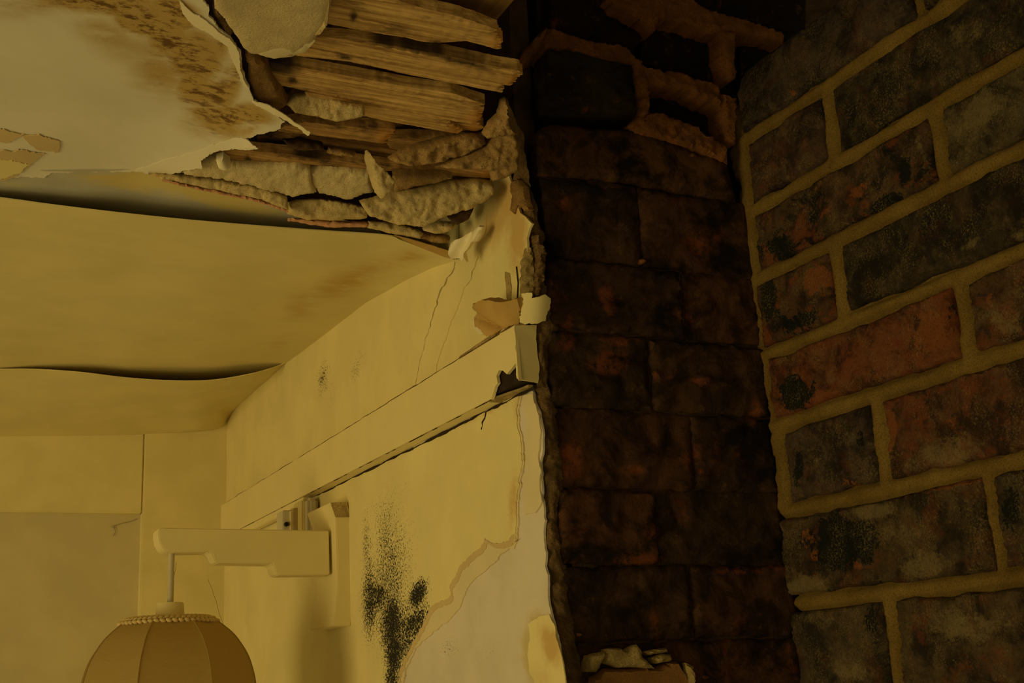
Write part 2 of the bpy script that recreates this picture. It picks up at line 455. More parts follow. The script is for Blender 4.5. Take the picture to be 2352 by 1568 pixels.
solid('plaster_panel', np.vstack([[farT], [(1052, 430)], gap(cA, -1), [(940, 930)], [farB]]), fP, NX, m_wall, **kw)
solid('plaster_panel', np.vstack([[(1056, 430)], [(1120, 430)], gap(cB, -.8), [(995, 900), (950, 920)], gap(cA, 1)[::-1]]), lambda p: onX(p, P0-.0015), NX, m_wall, **kw)
solid('plaster_panel', np.vstack([gap(cB, .8)[::-1], [(1122, 430), (1140, 330)], eU, [(1225, 870), (1005, 905)]]), lambda p: onX(p, P0-.0005), NX, m_wall, **{**kw, 'tb': .0022})
# lower wall: bare plaster first, then the paint layers that still cling to it
edgeL = [(1212, 880), (1225, 905), (1240, 950), (1246, 1000), (1243, 1060), (1248, 1150), (1251, 1250), (1255, 1320), (1262, 1390), (1268, 1420), (1280, 1470), (1290, 1520), (1302, 1580), (1330, 1750), (1365, 2000), (1410, 2500)]
eL = rag(edgeL, 9, 3, 11, False)
farU = proj([[P0, YF+.02, zr]])[0]; farD = proj([[P0, YF+.02, ZLO+.02]])[0]; nearD = np.array([1410, 2500.])
mo_lo = blobs([(890, 1240, 60, 160, 4, .38), (845, 1330, 16, 150, 0, .6), (895, 1330, 64, 210, 4, .6), (850, 1380, 26, 120, 0, .85), (930, 1460, 60, 120, 10, .75), (885, 1250, 36, 150, 4, .55), (900, 1430, 40, 110, 0, .95), (870, 1365, 30, 50, 0, .9), (905, 1500, 30, 80, 0, 1.0), (900, 1560, 22, 90, 0, .9),
               (960, 1365, 26, 50, 20, 1.05), (955, 1430, 30, 70, 25, .9), (925, 1240, 20, 80, 0, .45), (840, 1250, 10, 110, 0, .6), (880, 1180, 40, 60, 0, .4), (898, 1680, 14, 120, 0, .6), (935, 1115, 8, 14, 0, .6)])
mo_ba = blobs([(1030, 1490, 26, 30, 0, .45), (1120, 1500, 90, 60, 0, .2), (1100, 1400, 120, 90, 0, .14)])
st_ba = blobs([(1235, 1490, 34, 90, 0, 1.2)])
solid('plaster_panel', np.vstack([[farU, (860, 1020)], eL, [farD]]), lambda p: onX(p, P0+.001), NX, m_lilac, tb=.002, step=22, parent=wall_left,
      rough=.0008, rs=18, attrs={'mold': mo_ba, 'stain': st_ba})
bandI = rag(arc([(890, 1720), (915, 1590), (940, 1520), (962, 1482), (995, 1450), (1035, 1420), (1062, 1378), (1078, 1345), (1095, 1325), (1110, 1312), (1135, 1290), (1150, 1272), (1168, 1260)], 4), 8, 3.4, 21, False); bandI = rag(bandI, 3, 1.3, 22, False, .25)
crackV = rag([(1180, 1262), (1187, 1235), (1190, 1180), (1193, 1130), (1199, 1090), (1203, 1050), (1200, 1010), (1193, 970), (1190, 940), (1196, 915), (1200, 890)], 8, 2.6, 23, False); crackV = rag(crackV, 3, 1.0, 24, False, .25)
solid('paint_layer', np.vstack([[farU, (860, 1020)], [(1196, 880)], crackV[::-1], bandI[::-1], [(880, 2000), farD]]), lambda p: onX(p, P0-.0006), NX, m_beige, tb=.0022, step=26,
      parent=wall_left, rough=.0005, rs=20)
bandO = rag(arc([(880, 1720), (905, 1590), (930, 1510), (955, 1465), (978, 1412), (992, 1390), (1030, 1372), (1036, 1345), (1052, 1312), (1064, 1288), (1090, 1268), (1108, 1250), (1118, 1236), (1140, 1246), (1172, 1232), (1184, 1222)], 4), 7, 3.6, 25, False); bandO = rag(bandO, 3, 1.6, 26, False, .25)
crackV2 = crackV+np.c_[np.full(len(crackV), -5.), np.zeros(len(crackV))]
solid('paint_layer', np.vstack([[farU, (860, 1020)], [(1190, 880)], crackV2[::-1][:-3], bandO[::-1], [(870, 2000), farD]]), lambda p: onX(p, P0-.0016), NX, m_wall, tb=.0014, step=12,
      parent=wall_left, rough=.0006, rs=20, attrs={'mold': mo_lo, 'stain': blobs([(1180, 1150, 14, 80, 5, .45), (1120, 940, 90, 14, -27, .4), (1195, 940, 20, 40, 0, .6)])})
# tan scalloped remains between the layers
solid('paint_layer', np.vstack([bandO+np.array([-3., 1]), [(1186, 1240), (1176, 1250)], (bandO+np.c_[np.linspace(4, 6, len(bandO)), np.linspace(9, 13, len(bandO))])[::-1]]), lambda p: onX(p, P0-.0011), NX, m_midlay, tb=.001, step=20, parent=wall_left)
# yellow patch low on the broken edge, strip beside the vertical crack
solid('paint_layer', rag([(1212, 1432), (1240, 1414), (1262, 1408), (1276, 1450), (1290, 1510), (1300, 1570), (1325, 1720), (1262, 1720), (1228, 1570), (1212, 1520), (1216, 1470)], 8, 3, 31), lambda p: onX(p, P0-.0004), NX, m_wall, tb=.001, step=14, parent=wall_left, attrs={'mold': lambda p: np.zeros(len(p)), 'stain': blobs([(1265, 1480, 26, 60, -20, .7), (1240, 1560, 30, 60, 0, .3)])})
solid('paint_layer', rag([(1200, 905), (1222, 905), (1236, 945), (1240, 1000), (1238, 1060), (1241, 1150), (1230, 1180), (1206, 1180), (1200, 1110), (1210, 1050), (1208, 985)], 8, 3, 33), lambda p: onX(p, P0-.0006), NX, m_beige, tb=.0014, step=30, parent=wall_left, rough=.0008, rs=60)
# broken edge of the plaster, brown and lumpy, wrapping to the brick
eUl = [(1150, 236), (1186, 300), (1190, 370), (1176, 425), (1184, 446), (1199, 486), (1217, 515), (1211, 544), (1210, 579), (1200, 603), (1203, 640), (1200, 690), (1230, 760), (1236, 880), (1222, 905)]
bl = np.vstack([eUl, edgeL[2:]])
br = np.array([(1163, 228), (1200, 310), (1212, 380), (1215, 420), (1231, 480), (1251, 554), (1254, 588), (1250, 640), (1256, 680), (1266, 710), (1285, 752), (1262, 790), (1255, 880), (1280, 943), (1284, 1031), (1298, 1099), (1279, 1167), (1292, 1249), (1302, 1338), (1313, 1406), (1325, 1494), (1350, 1600), (1375, 1750), (1410, 2000), (1450, 2500)], float)
def resample(P, n):
    P = A(P); s = np.r_[0, np.cumsum(np.linalg.norm(np.diff(P, axis=0), axis=1))]; t = np.linspace(0, s[-1], n)
    return np.c_[np.interp(t, s, P[:, 0]), np.interp(t, s, P[:, 1])]
def by_y(P, y): P = A(P); o = np.argsort(P[:, 1]); return np.interp(y, P[o, 1], P[o, 0])
ys = np.r_[np.arange(228, 1620, 4.), np.arange(1620, 2500, 20.)]
lx = by_y(bl, ys)+(fbm(np.c_[ys*.08, ys*0, ys*0+4])-.5)*5-1.5
rx = by_y(br, ys)+(fbm(np.c_[ys*.05, ys*0, ys*0+9])-.5)*16
L3 = onX(np.c_[lx, ys], P0+.0030); R3 = onY(np.c_[rx, ys], YD-.001)
m = 12; V = []
for i in range(len(ys)):
    for k in range(m+2):
        t = min(k/(m-1), 1)
        q = L3[i]*(1-t)+R3[i]*t + np.array([-.3, -1, 0])*.004*math.sin(math.pi*t)
        if k >= m: q = R3[i]+np.array([.002*(k-m+1), .012*(k-m+1), 0])
        V.append(q)
V = np.array(V); V = V+np.array([-.35, -.9, .1])*((fbm(V*130)-.5)*.010)[:, None]
Fc = [(i*(m+2)+k, i*(m+2)+k+1, (i+1)*(m+2)+k+1, (i+1)*(m+2)+k) for i in range(len(ys)-1) for k in range(m+1)]
pe = mesh_obj('plaster_edge', V, Fc, m_edge, wall_left, ang=80); pe['label'] = 'brown crumbling plaster edge'
# tan crumbs along the upper part of that edge
solid('plaster_fragment', rag([(1200, 600), (1212, 560), (1222, 575), (1230, 630), (1226, 680), (1210, 690), (1199, 680)], 4, 3.5, 41, True, .1), fD, NY, m_edge2, wall_left, tb=.004, tf=.004, rough=.005, rs=220, step=5)
solid('plaster_fragment', rag([(1172, 428), (1186, 410), (1200, 430), (1206, 460), (1214, 480), (1204, 484), (1190, 470), (1182, 492), (1174, 482), (1178, 455)], 5, 2.5, 43), lambda p: onX(p, P0-.002), NX, m_edge3, wall_left, tb=.006, tf=.003, rough=.003, step=6)
solid('plaster_fragment', rag([(1222, 540), (1238, 545), (1252, 575), (1248, 640), (1236, 690), (1222, 650), (1226, 590)], 4, 4, 45, True, .1), lambda p: onY(p, YD-.003), NY, m_edge, wall_left, tb=.006, tf=.006, rough=.006, rs=200, step=5)
# slit with grey mortar showing above the paper curls
solid('mortar_strip', rag([(1160, 625), (1170, 628), (1174, 660), (1172, 700), (1166, 700), (1163, 665)], 6, 1.5, 47), lambda p: onX(p, P0-.0012), NX, m_edge2, wall_left, tb=.001, tf=.001, rough=.001, step=7)
sx = onX([(1186, 612), (1190, 650), (1188, 690)], P0-.0015)
mesh_obj('crack_line', *tube(sx, .0006), m_soot_shade, wall_left)

# ------------------------------------------------------------------ picture rail
yend = onX((1182, 746), RAIL)[0, 1]; zt, zb = onX((508, 1161), RAIL)[0, 2], onX((1129, 915), RAIL)[0, 2]
yl = onX((508, 1161), RAIL)[0, 1]
lft = proj([[RAIL, yl, zt], [RAIL, yl, zb]]); rgt = proj([[RAIL, yend, zt]])
hole = [(1129, 915), (1137, 888), (1143, 879), (1140, 862), (1146, 850), (1155, 851), (1164, 859), (1175, 846), (1184, 834), (1188, 850), (1186, 862), (1191, 874)]
botl = resample([lft[1], (1129, 915)], 30)[:-1]
trim = solid('trim_1', np.vstack([resample([lft[0], rgt[0]], 30), hole[::-1], botl[::-1]]), lambda p: onX(p, RAIL), NX, m_trim, tb=.003, step=16, rough=.0004, rs=30,
             attrs=None)
tag(trim, 'cream painted picture rail running along the wall with a torn hole at its near end', 'picture rail', kind='structure')
yh = onX((1125, 915), RAIL)[0, 1]
box('rail_underside', (RAIL+.0005, yh, zb), (P0+.004, yl, zb+.003), m_trim, trim, .0005)
solid('rail_underside', proj([[RAIL+.001, yh+.01, zb], [P0-.001, yh+.01, zb], [P0-.001, yend+.004, zb], [RAIL+.012, yend+.004, zb], [RAIL+.011, yh-.04, zb]]), lambda p: onZ(p, zb), NZ, m_edge2, trim, tb=.002, rough=.001, step=9)
box('rail_top', (RAIL+.0005, yend+.001, zt-.003), (P0+.002, yl, zt), m_trim, trim, .0005)
ec = solid('rail_end', rag([(1181, 748), (1233, 746), (1231, 779), (1236, 815), (1239, 849), (1236, 878), (1203, 873), (1189, 868), (1187, 831)], 8, 1.5, 51), lambda p: onY(p, yend-.0005), NY, m_trim, trim, tb=.002, step=12, rough=.0006, rs=60)
box('dark_backing', (RAIL+.0045, yend+.003, zb+.004), (P0+.002, yend+.14, zt-.004), m_soot_shade, trim, 0)  # black block behind the hole, painted in for the shade of the hollow
zc = onX((1037, 983), P0)[0, 2]
def crackrun(name, pts, r0, r1, seed, mt, X):
    q = rag(pts, 7, 1.6, seed, False); t = np.linspace(0, 1, len(q))
    rr_ = r0+(r1-r0)*np.clip(fbm(np.c_[t*40, t*0, t*0+seed])*1.6-.3, 0, 1)
    mesh_obj(name, *tube(onX(q, X), rr_, 6), mt, trim)
crackrun('crack_line', [(640, 1182), (700, 1150), (844, 1081), (940, 1034), (1037, 984), (1130, 938), (1228, 889)], .0003, .0022, 3, m_soot_shade, P0-.0016)
crackrun('crack_line', [(1118, 945), (1114, 958), (1108, 968), (1106, 985)], .0002, .0012, 4, m_soot_shade, P0-.0018)
crackrun('joint_line', [(512, 1158), (700, 1042), (954, 885), (1180, 746)], .0002, .0007, 5, m_edge, RAIL+.0006)
# curled paper above the end of the rail
c0 = onX((1150, 735), RAIL)[0]
f, n = plane(c0, (-.9, -.2, -.35))
solid('torn_paper', rag([(1094, 702), (1096, 695), (1115, 688), (1122, 685), (1141, 683), (1162, 689), (1185, 687), (1199, 684), (1194, 745), (1182, 745), (1156, 758), (1129, 770), (1094, 749), (1088, 745), (1092, 720)], 4, 2.6, 53, True, .14), f, n, m_paperin, trim, tb=.0006, step=8,
      disp=lambda Q, B, d: .006*np.sin((Q[:, 0]-1090)/34.)+.004*np.clip((740-Q[:, 1])/40, 0, 2)-.008*np.exp(-((Q[:, 1]-(722+(Q[:, 0]-1095)*.55))/7)**2))
f, n = plane(onY((1215, 745), yend-.002)[0], (-.25, -.9, -.25))
solid('torn_paper', rag([(1200, 676), (1216, 673), (1218, 684), (1246, 679), (1262, 686), (1261, 705), (1250, 735), (1232, 743), (1202, 744), (1194, 740)], 4, 2.6, 55, True, .14), f, n, m_trim, trim, tb=.0007, step=7,
      disp=lambda Q, B, d: .005*np.sin((Q[:, 0]-1196)/22.)+.004*np.clip((735-Q[:, 1])/40, 0, 2))
f, n = plane(onX((1110, 750), P0-.003)[0], (-1, -.1, .25))
solid('torn_paper', rag([(1080, 738), (1094, 728), (1100, 745), (1128, 762), (1104, 768), (1086, 752)], 5, 2, 57), f, n, m_lip, trim, tb=.0006, step=7)
# crumbly ridge where wall meets the rail top
mesh_obj('ridge', *tube(onX(rag([(1058, 822), (1090, 800), (1120, 780), (1140, 765)], 6, 1.5, 58, False), P0-.004), .0022), m_edge2, trim)

# ------------------------------------------------------------------ sooty brick pier
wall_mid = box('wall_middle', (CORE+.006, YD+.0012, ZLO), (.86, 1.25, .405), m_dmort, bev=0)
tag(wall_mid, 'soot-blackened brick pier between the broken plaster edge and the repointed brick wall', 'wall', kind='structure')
box('upper_core', (CORE+.02, YD+.028, .40), (.775, 1.25, ZT), m_soot_shade, wall_mid, 0)
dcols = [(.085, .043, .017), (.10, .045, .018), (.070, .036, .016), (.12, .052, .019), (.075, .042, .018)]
DA = {'pred': blobs([(1392, 690, 22, 46, -15, 1.), (1560, 725, 44, 14, 25, 1.), (1400, 830, 70, 40, 0, .8), (1310, 1060, 36, 60, 0, .9), (1580, 1050, 60, 50, 0, .5), (1460, 1285, 70, 18, 0, .9), (1490, 1220, 30, 40, 0, .6), (1420, 785, 60, 14, 0, .9), (1600, 560, 60, 70, 0, .6), (1300, 470, 50, 30, 0, .5),
                      (1730, 950, 20, 40, 0, .9), (1700, 1310, 90, 14, 0, .8), (1780, 1300, 30, 14, 0, .9), (1500, 1440, 24, 90, 0, .5), (1600, 880, 40, 14, 0, .9), (1320, 1230, 40, 60, 0, .4), (1640, 1050, 30, 80, 0, .4), (1450, 1080, 40, 16, 0, .7), (1690, 1440, 30, 60, 0, .5)])}
rows = [(430, 610, [1250, 1468, 1720]), (612, 770, [1252, 1568, 1740]), (774, 940, [1256, 1492, 1760]), (946, 1122, [1270, 1588, 1780]), (1126, 1296, [1280, 1508, 1800]),
        (1300, 1472, [1292, 1585, 1830]), (1478, 1648, [1305, 1520, 1850]), (1655, 1830, [1320, 1600, 1880]), (1840, 2020, [1340, 1550, 1900])]
i = 0
for (y0, y1, xs) in rows:
    z0, z1 = onY((1450, y0), YD)[0, 2], onY((1450, y1), YD)[0, 2]
    for a, b in zip(xs[:-1], xs[1:]):
        ym = (y0+y1)/2; xa, xb = onY((a+2, ym), YD)[0, 0], onY((b-2, ym), YD)[0, 0]
        q = proj([[xa, YD, z0], [xb, YD, z0], [xb, YD, z1], [xa, YD, z1]])
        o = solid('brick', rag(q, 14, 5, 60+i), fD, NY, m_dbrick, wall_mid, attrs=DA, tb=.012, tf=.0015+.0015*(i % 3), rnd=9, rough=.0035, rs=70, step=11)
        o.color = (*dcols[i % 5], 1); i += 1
for (pts, c, t) in [([(1238, 300), (1262, 285), (1460, 300), (1668, 372), (1690, 470), (1560, 445), (1450, 422), (1236, 402)], (.14, .065, .02), .006),
                    ([(1236, 408), (1450, 428), (1460, 470), (1250, 440)], (.03, .018, .008), .003)]:
    o = solid('brick', rag(pts, 12, 4, 80+i), fD, NY, m_dbrick, wall_mid, tb=.02, tf=t, rnd=18, rough=.003, rs=60, step=13); o.color = (*c, 1); i += 1
# upper courses: the header that sticks out, and the ones set back behind the mortar ledges
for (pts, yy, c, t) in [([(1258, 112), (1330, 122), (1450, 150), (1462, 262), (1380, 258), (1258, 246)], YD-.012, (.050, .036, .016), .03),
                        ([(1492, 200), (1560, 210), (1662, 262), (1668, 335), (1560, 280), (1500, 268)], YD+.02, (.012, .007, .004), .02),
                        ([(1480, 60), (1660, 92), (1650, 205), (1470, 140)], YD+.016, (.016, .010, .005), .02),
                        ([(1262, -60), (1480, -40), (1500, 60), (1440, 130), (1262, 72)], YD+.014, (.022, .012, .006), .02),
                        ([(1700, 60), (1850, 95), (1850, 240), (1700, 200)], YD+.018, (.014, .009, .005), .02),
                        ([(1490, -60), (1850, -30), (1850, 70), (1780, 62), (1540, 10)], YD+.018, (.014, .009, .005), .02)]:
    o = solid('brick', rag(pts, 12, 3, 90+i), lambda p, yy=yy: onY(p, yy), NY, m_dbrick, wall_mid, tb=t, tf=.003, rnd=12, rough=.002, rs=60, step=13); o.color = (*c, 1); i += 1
ledges = [[(1250, 92), (1262, 68), (1300, 80), (1420, 108), (1450, 122), (1482, 158), (1560, 168), (1650, 196), (1658, 246), (1570, 206), (1490, 196), (1470, 150), (1400, 150), (1300, 122), (1258, 116)],
          [(1450, 128), (1472, 140), (1490, 200), (1492, 262), (1470, 276), (1455, 190)],
          [(1444, 288), (1462, 268), (1500, 262), (1522, 258), (1560, 276), (1600, 292), (1670, 338), (1672, 374), (1600, 348), (1520, 322), (1470, 312)],
          [(1394, -2), (1420, -60), (1560, -30), (1620, 22), (1690, 40), (1800, 78), (1800, 96), (1700, 76), (1640, 78), (1560, 52), (1512, 44), (1505, 70), (1492, 58), (1462, 38), (1420, 20)],
          [(1648, 62), (1686, 78), (1690, 180), (1672, 190), (1655, 140)],
          [(1654, 212), (1690, 225), (1690, 330), (1668, 324), (1660, 270)]]
for k, pts in enumerate(ledges):
    solid('mortar_ledge', rag(rag(pts, 10, 3, 110+k), 4, 2.2, k, freq=.2), lambda p: onY(p, YD-.006), NY, m_ledge, wall_mid, tb=.035, tf=.004, rnd=7, rough=.004, rs=170, step=6)
f, n = plane(onY((1225, 110), YD+.01)[0], (-.8, -.6, -.2))
solid('mortar_ledge', rag([(1186, 140), (1205, 108), (1255, 66), (1262, 84), (1232, 118), (1192, 160)], 7, 3, 119), f, n, m_ledge, wall_mid, tb=.01, tf=.004, rough=.003, step=9)
for k, (x, y, s) in enumerate([(1590, 358, 10), (1475, 600, 8), (1330, 1457, 6), (1620, 1555, 6)]):
    q = [(x+s*math.cos(t)*(1+.3*math.sin(3*t+k)), y+s*.7*math.sin(t)) for t in np.linspace(0, 2*math.pi, 14)[:-1]]
    solid('mortar_crumb', q, lambda p: onY(p, YD-.004), NY, m_ledge, wall_mid, tb=.006, tf=.004, rnd=s*.6, rough=.002, rs=150, step=max(5, s*.4))
# render left on the pier at the foot of the picture
pr_ = solid('render_patch', rag([(1340, 1585), (1352, 1556), (1372, 1540), (1382, 1532), (1430, 1532), (1500, 1530), (1548, 1514), (1560, 1536), (1582, 1560), (1590, 1700), (1360, 1700)], 8, 2.5, 121), fD, NY, m_render, wall_mid, tb=.004, tf=.010, rnd=10, rough=.0015, rs=120, step=11)
for k, pts in enumerate([[(1345, 1544), (1344, 1525), (1351, 1504), (1385, 1494), (1388, 1512), (1370, 1542)],
                         [(1387, 1522), (1390, 1490), (1425, 1486), (1434, 1493), (1462, 1479), (1474, 1495), (1477, 1509), (1504, 1536), (1458, 1532), (1420, 1533)],
                         [(1495, 1511), (1522, 1500), (1539, 1503), (1541, 1516), (1508, 1524)],
                         [(1477, 1495), (1530, 1487), (1535, 1496), (1494, 1504)],
                         [(1574, 1521), (1590, 1528), (1596, 1552), (1592, 1640), (1582, 1640), (1577, 1552)]]):
    solid('render_lip', rag(pts, 6, 1.8, 130+k), lambda p: onY(p, YD-.009), NY, m_edge2, wall_mid, tb=.009, tf=.005, rnd=8, rough=.002, rs=150, step=7)

# pale surface seen over the top of the brick wall
wr = box('wall_rear', (.70, 1.27, ZLO), (1.5, 1.31, ZT), m_recess, bev=0)
tag(wr, 'dim plain wall glimpsed above the top of the brick wall', 'wall', kind='structure')

# ------------------------------------------------------------------ repointed brick wall
def zR(p): return onX(p, XR)[0, 2]
def yR(p): return onX(p, XR)[0, 1]
ZTOP = zR((1700, 180))
lines = [ZTOP+.010, .5060, .4297, .3600, .2845, .2140, .1345, .0518, -.030, -.108, -.186, -.264, -.342, -.42, -.50, -.58, -.66, -.74]
lb = A([(1700, 160), (1694, 215), (1688, 250), (1664, 272), (1662, 300), (1680, 330), (1672, 372), (1684, 400), (1694, 430), (1698, 520), (1708, 640), (1714, 700), (1732, 780), (1742, 880), (1762, 960), (1778, 1080), (1790, 1180), (1800, 1260), (1814, 1350), (1824, 1440), (1836, 1568), (1870, 1800), (1900, 2100), (1960, 2700)])
lb3 = onX(lb, XR)
YNEAR = .02
B_ = []   # bricks: y far, y near, z top, z bottom, colour, red, soot, lime
def row(zt_, zb_, spec, j=.0075):
    for (pa, pb, c, r, s, l) in spec:
        ya = yR((pa, 0)) if False else pa; B_.append((pa, pb, zt_, zb_, c, r, s, l))
def Y_at(px, z):   # position along the wall of a picture column at height z
    t = CAMR; d = lambda y: proj([[XR, y, z]])[0, 0]
    lo, hi = .2, 1.0
    for _ in range(40):
        mid = (lo+hi)/2
        if d(mid) > px: lo = mid
        else: hi = mid
    return (lo+hi)/2
BR = (.085, .050, .026); RD = (.24, .072, .022); BK = (.040, .032, .018); OL = (.115, .090, .042); PU = (.085, .062, .045)
spec = [  # course: joints (left edge px, right edge px) from the corner, with looks
    [(1701, 2092, PU, .2, .55, .25), (2114, 2600, BR, .3, .6, .5), (2640, 2900, BK, .3, .5, .5)],
    [(1726, 1893, (.08, .045, .028), .35, .45, .35), (1924, 2520, BK, .25, .65, .75), (2570, 2850, BR, .3, .5, .5)],
    [(1742, 2142, (.105, .058, .026), .8, .72, .55), (2178, 2460, OL, .1, .25, .9), (2500, 2900, BR, .3, .5, .5)],
    [(1748, 1914, (.115, .055, .022), .9, .62, .3), (1946, 2420, (.048, .036, .019), .1, .45, .55), (2460, 2640, BR, .6, .4, .4)],
    [(1774, 2198, RD, 1.0, .12, .48), (2236, 2480, (.11, .055, .024), .6, .3, .75), (2520, 2900, BR, .3, .5, .5)],
    [(1812, 2008, (.085, .054, .034), .25, .35, .2), (2042, 2420, (.15, .060, .026), .8, .3, .8), (2460, 2640, BR, .6, .4, .4)],
    [(1802, 2270, (.085, .055, .024), .35, .55, .85), (2300, 2560, BK, .3, .6, .7), (2600, 2900, BR, .3, .5, .5)],
    [(1830, 2040, (.095, .068, .034), .25, .4, .7), (2070, 2430, (.095, .062, .028), .5, .35, .9), (2470, 2660, BR, .6, .4, .4)],
]
rq = random.Random(3)
for ci, sp in enumerate(spec):
    zt_, zb_ = lines[ci]-.0078, lines[ci+1]+.0078
    for (a, b, c, r, s, l) in sp:
        zm = (zt_+zb_)/2
        ya, yb = Y_at(a, zm), max(Y_at(b, zm), YNEAR+.005)
        if ya-yb > .02: B_.append((ya, yb, zt_, zb_, c, r, s, l))
    y = yb-.014; k = ci          # the bond runs on towards the room
    while y > YNEAR+.06:
        e = max(y-(.103, .215)[k % 2], YNEAR+.005)
        B_.append((y, e, zt_, zb_, rq.choice([BR, BK, OL, PU, (.15, .06, .026)]), rq.random()*.6, .3+.3*rq.random(), .3+.5*rq.random())); y = e-.014; k += 1
rr = random.Random(8)
BA = {'psoot': blobs([(1835, 905, 55, 55, 0, 1.1), (1945, 1245, 120, 85, 10, 1.1), (2040, 470, 55, 25, -30, 1.1), (2085, 395, 25, 40, 0, 1.), (1965, 265, 16, 50, 20, 1.1), (1775, 690, 30, 80, 0, .9), (1830, 740, 90, 40, -15, .8),
                      (1800, 560, 60, 50, -20, .7), (2230, 80, 130, 40, -30, .5), (2150, 520, 160, 60, -25, .45), (1985, 1010, 25, 40, 0, .7), (1840, 1080, 20, 70, 0, .7), (2330, 1170, 30, 70, 0, .9), (2010, 1420, 30, 60, 0, .7), (2185, 720, 20, 40, 0, .6)]),
      'plime': blobs([(2010, 1175, 90, 28, -12, 1.), (1850, 1345, 80, 32, -8, 1.05), (2135, 1300, 70, 40, -10, .95), (2110, 1210, 130, 40, -10, .45), (1885, 1062, 16, 20, 0, 1.1), (2180, 1045, 120, 55, -12, .85), (2130, 355, 14, 70, -18, 1.), (2055, 490, 50, 20, -28, .9),
                      (2250, 265, 80, 65, -25, .9), (1745, 400, 16, 34, 10, .7), (2045, 160, 30, 14, -30, 1.), (2240, 75, 60, 45, -20, .7), (1975, 175, 60, 16, -30, .6), (1725, 215, 26, 40, 0, .5), (1800, 830, 30, 26, 0, .95), (1918, 870, 20, 40, 10, 1.05),
                      (2085, 780, 16, 60, 0, .75), (1960, 790, 60, 14, -25, .5), (2320, 740, 60, 60, 0, .8), (2240, 560, 60, 16, -25, .7), (1880, 1420, 60, 30, 0, .8), (2200, 1440, 140, 60, 0, .75), (1960, 1540, 70, 30, 0, .85), (2350, 540, 40, 20, 0, .8), (1875, 490, 60, 30, 0, .25), (2040, 940, 20, 14, 0, .8)]),
      'pred': blobs([(1885, 645, 50, 42, -20, 1.), (2150, 760, 50, 70, 0, 1.1), (1900, 920, 60, 40, -20, .9), (1865, 1235, 20, 26, 10, 1.2), (1886, 1278, 24, 14, 30, 1.2), (1922, 1262, 14, 9, 20, 1.1), (1968, 1292, 30, 12, 35, 1.2), (1925, 1215, 16, 10, 0, 1.),
                     (1890, 480, 36, 24, 0, .9), (1980, 440, 60, 20, -30, .7), (2055, 990, 18, 70, 0, 1.), (2200, 1110, 120, 16, -12, .9), (1990, 245, 16, 34, 10, .9), (1830, 215, 12, 8, 0, 1.), (2280, 700, 40, 40, 0, .5), (1960, 1110, 50, 20, -10, .6)])}
for ci in range(8, len(lines)-1):   # courses below the frame
    y = .885
    L_ = [.215, .103] if ci % 2 == 0 else [.103, .215]
    k = 0
    while y > YNEAR+.06:
        e = max(y-L_[k % 2], YNEAR+.005); B_.append((y, e, lines[ci]-.0075, lines[ci+1]+.0075, rr.choice([BR, BK, OL, PU, (.15, .06, .026)]), rr.random()*.7, .3+.3*rr.random(), .3+.5*rr.random())); y = e-.014; k += 1
# mortar bed as a relief: raised in the joints, sunk under the bricks
ny_ = 270
zz = np.r_[np.linspace(ZTOP-.004, -.10, 330), np.linspace(-.10, ZLO, 91)[1:]]
o_ = np.argsort(lb3[:, 2]); ye = np.interp(zz, lb3[o_, 2], lb3[o_, 1])
ye = ye+(fbm(np.c_[zz*120, zz*0, zz*0+2])-.5)*.012
u = np.linspace(0, 1, ny_)**1.25
Yg = ye[:, None]*(1-u)+YNEAR*u; Zg = np.repeat(zz[:, None], ny_, 1)
D = np.full(Yg.shape, 1.)
wob = (fbm(np.c_[Yg.ravel()*40, Zg.ravel()*40, Yg.ravel()*0+3.])-.5).reshape(Yg.shape)*.006
for (ya, yb, zt_, zb_, *_) in B_:
    dy = np.maximum(np.maximum(yb-Yg, Yg-ya), 0); dz = np.maximum(np.maximum(zb_-Zg, Zg-zt_), 0); D = np.minimum(D, np.hypot(dy, dz))
D = np.clip(D+wob, 0, 1)
P3 = np.c_[Yg.ravel()*150, Zg.ravel()*150, np.full(Yg.size, .5)]
P4 = np.c_[Yg.ravel()*28, Zg.ravel()*28, np.full(Yg.size, .7)]
hgt = .004-.0080*np.clip(D/.0052, 0, 1)**.7+((fbm(P3)-.5)*.0032+(fbm(P4, 3)-.5)*.004).reshape(Yg.shape)
hgt += .006*np.clip(1-(ye[:, None]-Yg)/.008, 0, 1)   # rounds off at the ragged edge
V = np.c_[(XR+hgt).ravel(), Yg.ravel(), Zg.ravel()]
Fc = [(i*ny_+k, i*ny_+k+1, (i+1)*ny_+k+1, (i+1)*ny_+k) for i in range(len(zz)-1) for k in range(ny_-1)]
nV = len(V); bnd = [i*ny_ for i in range(len(zz)-1, -1, -1)]+list(range(1, ny_))
back = V[bnd].copy(); back[:, 0] = XR+.10; V = np.vstack([V, back])
Fc += [(bnd[i], bnd[i+1], nV+i+1, nV+i) for i in range(len(bnd)-1)]
wall_right = mesh_obj('wall_right', V, Fc, m_mortar, ang=70)
tag(wall_right, 'dark weathered brick wall with broad sandy repointed joints', 'wall', kind='structure')
